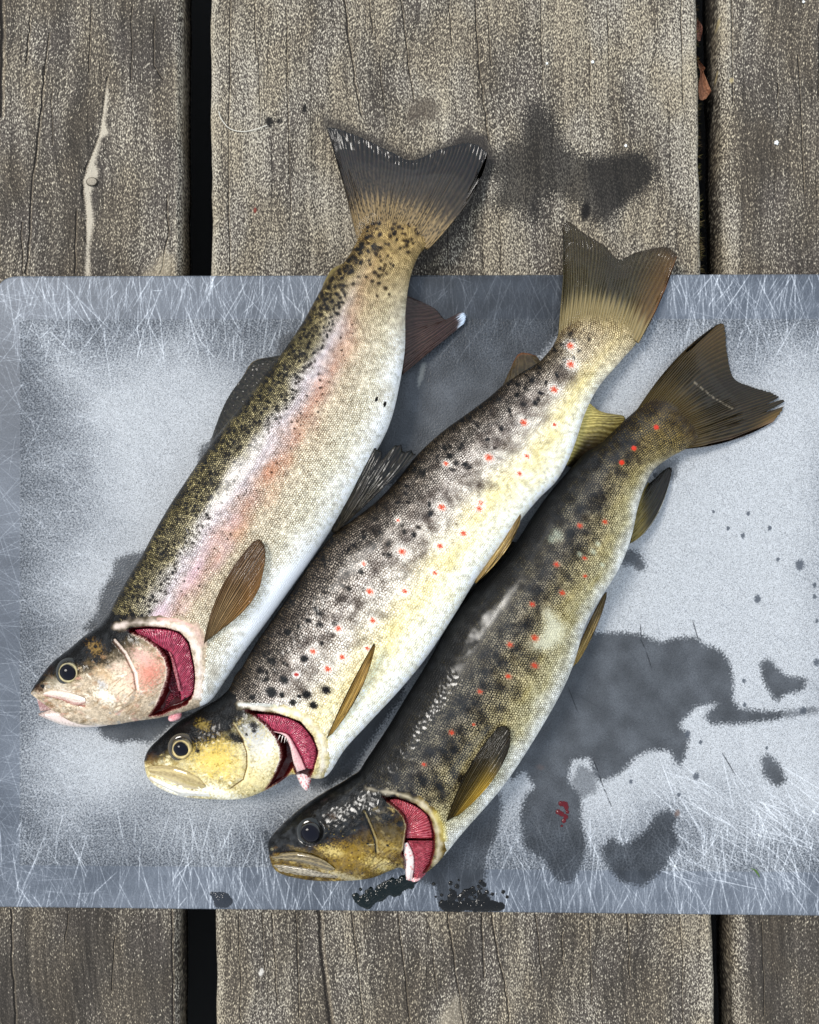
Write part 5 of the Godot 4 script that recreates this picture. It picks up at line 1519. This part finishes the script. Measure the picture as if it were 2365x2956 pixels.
	cm.poly(pts([1310, 420, 1340, 370, 1400, 390, 1410, 440, 1440, 470, 1400, 480]), c(58, 54, 52), 0.65, 14.0, 6.0, -1.0, 0.0, 0.5)
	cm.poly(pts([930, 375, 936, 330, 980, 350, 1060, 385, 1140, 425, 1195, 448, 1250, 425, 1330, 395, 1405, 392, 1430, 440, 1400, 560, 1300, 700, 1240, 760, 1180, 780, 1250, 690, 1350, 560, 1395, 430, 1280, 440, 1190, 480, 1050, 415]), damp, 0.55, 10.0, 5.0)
	for q: Array in [[778, 352, 12, 16], [806, 350, 7, 8], [879, 315, 7, 16], [1690, 610, 14, 30]]:
		cm.blob(Vector2(q[0], q[1]), q[2], q[3], 0.2, c(24, 22, 21), 0.9, 0.5, 0.5)
	cm.blob(Vector2(737, 607), 5, 9, 0.1, c(120, 52, 44), 0.8)
	cm.blob(Vector2(755, 2806), 8, 14, 0.3, c(214, 208, 198), 0.8)
	cm.poly(pts([1255, 2956, 1300, 2890, 1320, 2860, 1335, 2900, 1342, 2990, 1240, 2990]), c(180, 168, 146), 0.4, 16.0, 8.0)
	var crr := plank_canvas(Vector2(2060, -20), Vector2(360, 3000), 256, 2048, 47, -0.20, [[2086.0, 2130.0, 60.0, 0.55]])
	for q: Array in [[[2112, 0, 2116, 300], 1.4], [[2303, 160, 2312, 330, 2320, 560], 1.6], [[2246, 240, 2244, 340], 1.4], [[2362, 60, 2362, 280], 1.6], [[2200, 2660, 2206, 2930], 1.2]]:
		plank_crack(crr, q[0], q[1], 0.8)
	for q: Array in [[2075, 55, 6, 14], [2072, 200, 4, 14], [2112, 232, 7, 9]]:
		crr.blob(Vector2(q[0], q[1]), q[2], q[3], 0.2, c(176, 160, 120), 0.8)
	var pl := put("plank", plank_mesh(Vector2(-880, top), Vector2(-880, end), Vector2(527, top), Vector2(509, end), Vector2(0, -20), Vector2(560, 3000), 0.003, 0.0024, 51), plank_material(cl), deck)
	put("plank", plank_mesh(Vector2(598, top), Vector2(626, end), Vector2(1999, top), Vector2(2086, end), Vector2(590, -20), Vector2(1500, 3000), 0.0025, 0.003, 52), plank_material(cm), deck)
	put("plank", plank_mesh(Vector2(2066, top), Vector2(2140, end), Vector2(3480, top), Vector2(3500, end), Vector2(2060, -20), Vector2(360, 3000), 0.004, 0.003, 53), plank_material(crr), deck)
	disc("nail_head", Vector2(266, 525), PLANK_Y + 0.0001, 17, 13.5, 0.0011, 0.0, func(e: float, a: float) -> Color: return lin(c(150, 140, 124).lerp(c(44, 38, 32), smoothstep(0.78, 0.92, e)) * (1.0 + 0.3 * fine.get_noise_2d(cos(a) * e * 30.0, sin(a) * e * 30.0))), mat(0.7), pl)

	# cutting board
	var bo := Vector2(-40, 780)
	var bs := Vector2(2430, 1880)
	var bc := board_canvas(bo, bs)
	var bm := StandardMaterial3D.new()
	bm.albedo_texture = bc.colour_map(1.2, 0.55, 0.68)
	bm.roughness = 1.0
	bm.roughness_texture = bc.grey_map(bc.rgh)
	bm.metallic_specular = 0.45
	bm.heightmap_enabled = true
	bm.heightmap_texture = bc.grey_map(bc.hgt)
	bm.heightmap_scale = 0.03
	var board := put("cutting_board", board_mesh(bo, bs), bm)
	tag(board, "worn slate grey plastic cutting board, scratched and wet, lying across the planks", "cutting board")

	rainbow_trout()
	pale_brown_trout()
	dark_brown_trout()

	# bits and pieces
	leaf("dry_leaf", pts([2012, 55, 2020, 62, 2029, 80, 2026, 100, 2022, 118, 2014, 118, 2011, 100, 2010, 80]), -0.026, 0.002, c(150, 104, 88), "pinkish brown dry leaf at the far end of the right gap")
	leaf("dry_leaf", pts([2014, 158, 2022, 178, 2036, 196, 2031, 204, 2040, 228, 2054, 262, 2038, 286, 2020, 288, 2016, 250, 2022, 212, 2016, 190, 2012, 170]), -0.024, 0.003, c(158, 112, 86), "jagged tan dry leaf wedged in the right gap nearer the board")
	for q: Array in [[1711, 179, 4.4, "white crumb on the middle plank between the far leaf and the tails, larger of two"], [1579, 183, 3.4, "tiny white crumb on the middle plank, left of a larger one"], [2242, 412, 6.5, "largest white crumb, alone on the right plank"], [2320, 5, 4.0, "white crumb at the top edge of the right plank"], [1807, 420, 4.0, "white crumb beside the damp stain on the middle plank"]]:
		crumb(Vector2(q[0], q[1]), q[2], PLANK_Y + 0.0005, c(232, 232, 228), "crumb", q[3], "crumb", "white crumbs on the planks", 0.8, int(q[0]))
	var line := put("fishing_line", strand(pts([632, 322, 640, 345, 664, 371, 703, 379, 745, 372, 772, 362]), PLANK_Y + 0.0009, 0.00022, c(206, 200, 186)), mat(0.4))
	tag(line, "pale curled end of thin fishing line on the middle plank", "fishing line")
	var blade := put("grass_blade", strand(pts([2168, 2506, 2180, 2512, 2188, 2522, 2192, 2532]), 0.0006, 0.0005, c(76, 104, 48), 0.8), mat(0.6))
	tag(blade, "short green blade of grass on the near rim of the cutting board", "grass blade")
	var moss := SurfaceTool.new()
	moss.begin(Mesh.PRIMITIVE_TRIANGLES)
	for k in 420:
		var y := rng.randf_range(10, 790)
		if mid.get_noise_2d(y * 0.6, 5.0) < -0.1:
			continue
		var p := at(Vector2(lerpf(1996, 2016, y / 790.0) + rng.randf_range(3, 9), y), PLANK_Y - rng.randf_range(0.001, 0.012))
		var tip := p + Vector3(rng.randf_range(0.0005, 0.0028), rng.randf_range(-0.001, 0.0015), rng.randf_range(-0.0018, 0.0018))
		var w := Vector3(0, 0.00012, 0.0002)
		var k1 := lin(c(74, 60, 42).lerp(c(96, 98, 48), rng.randf() * rng.randf()))
		for q: Vector3 in [p - w, tip, p + w]:
			moss.set_color(k1)
			moss.add_vertex(q)
	moss.generate_normals()
	tag(put("moss", moss.commit(), mat(0.9)), "brown and green moss fibres along the edge of the right gap", "moss", "", "stuff")
	puddle("blood_clot", [[1620, 2320, 9, 0.0011], [1632, 2322, 10, 0.0012], [1636, 2332, 8, 0.0009], [1612, 2344, 9, 0.0011], [1622, 2350, 9, 0.0009], [1634, 2358, 8, 0.001], [1628, 2370, 8, 0.0009], [1622, 2384, 5, 0.0007], [1638, 2344, 7, 0.0008]], "small dark red clot of blood in a wet patch of the board", c(86, 18, 28), "blood clot")
	var beads: Array = []
	for k in 12:
		var t := k / 11.0
		beads.append([lerpf(1046, 1196, t) + rng.randfn(0, 3), lerpf(2602, 2536, t) + rng.randfn(0, 4), rng.randf_range(17, 27), 0.0007])
	for k in 40:
		var t := rng.randf()
		beads.append([lerpf(1040, 1190, t) + rng.randfn(0, 12), lerpf(2600, 2532, t) + rng.randfn(0, 14), rng.randf_range(6, 12), rng.randf_range(0.0005, 0.0011)])
	puddle("slime_puddle", beads, "blackish beaded slime under the chin of the dark trout", c(12, 13, 15), "slime")
	beads = []
	for k in 16:
		beads.append([1282 + k * 11.0, 2616 + rng.randfn(0, 2), rng.randf_range(13, 19), 0.0007])
	for k in 70:
		beads.append([1355 + rng.randfn(0, 40), 2588 + rng.randfn(0, 18), rng.randf_range(5, 11), rng.randf_range(0.0003, 0.0008)])
	puddle("slime_puddle", beads, "dark puddle of drops at the near edge of the board below the gap", c(16, 18, 20), "slime")
	puddle("water_drop", [[626, 2588, 15, 0.0012], [640, 2590, 16, 0.0013], [652, 2592, 15, 0.0012], [632, 2606, 16, 0.0013], [650, 2606, 16, 0.0013], [664, 2602, 11, 0.0009], [612, 2580, 8, 0.0006]], "dark glassy blob sitting alone on the board's near edge, left", c(44, 48, 54), "drop")
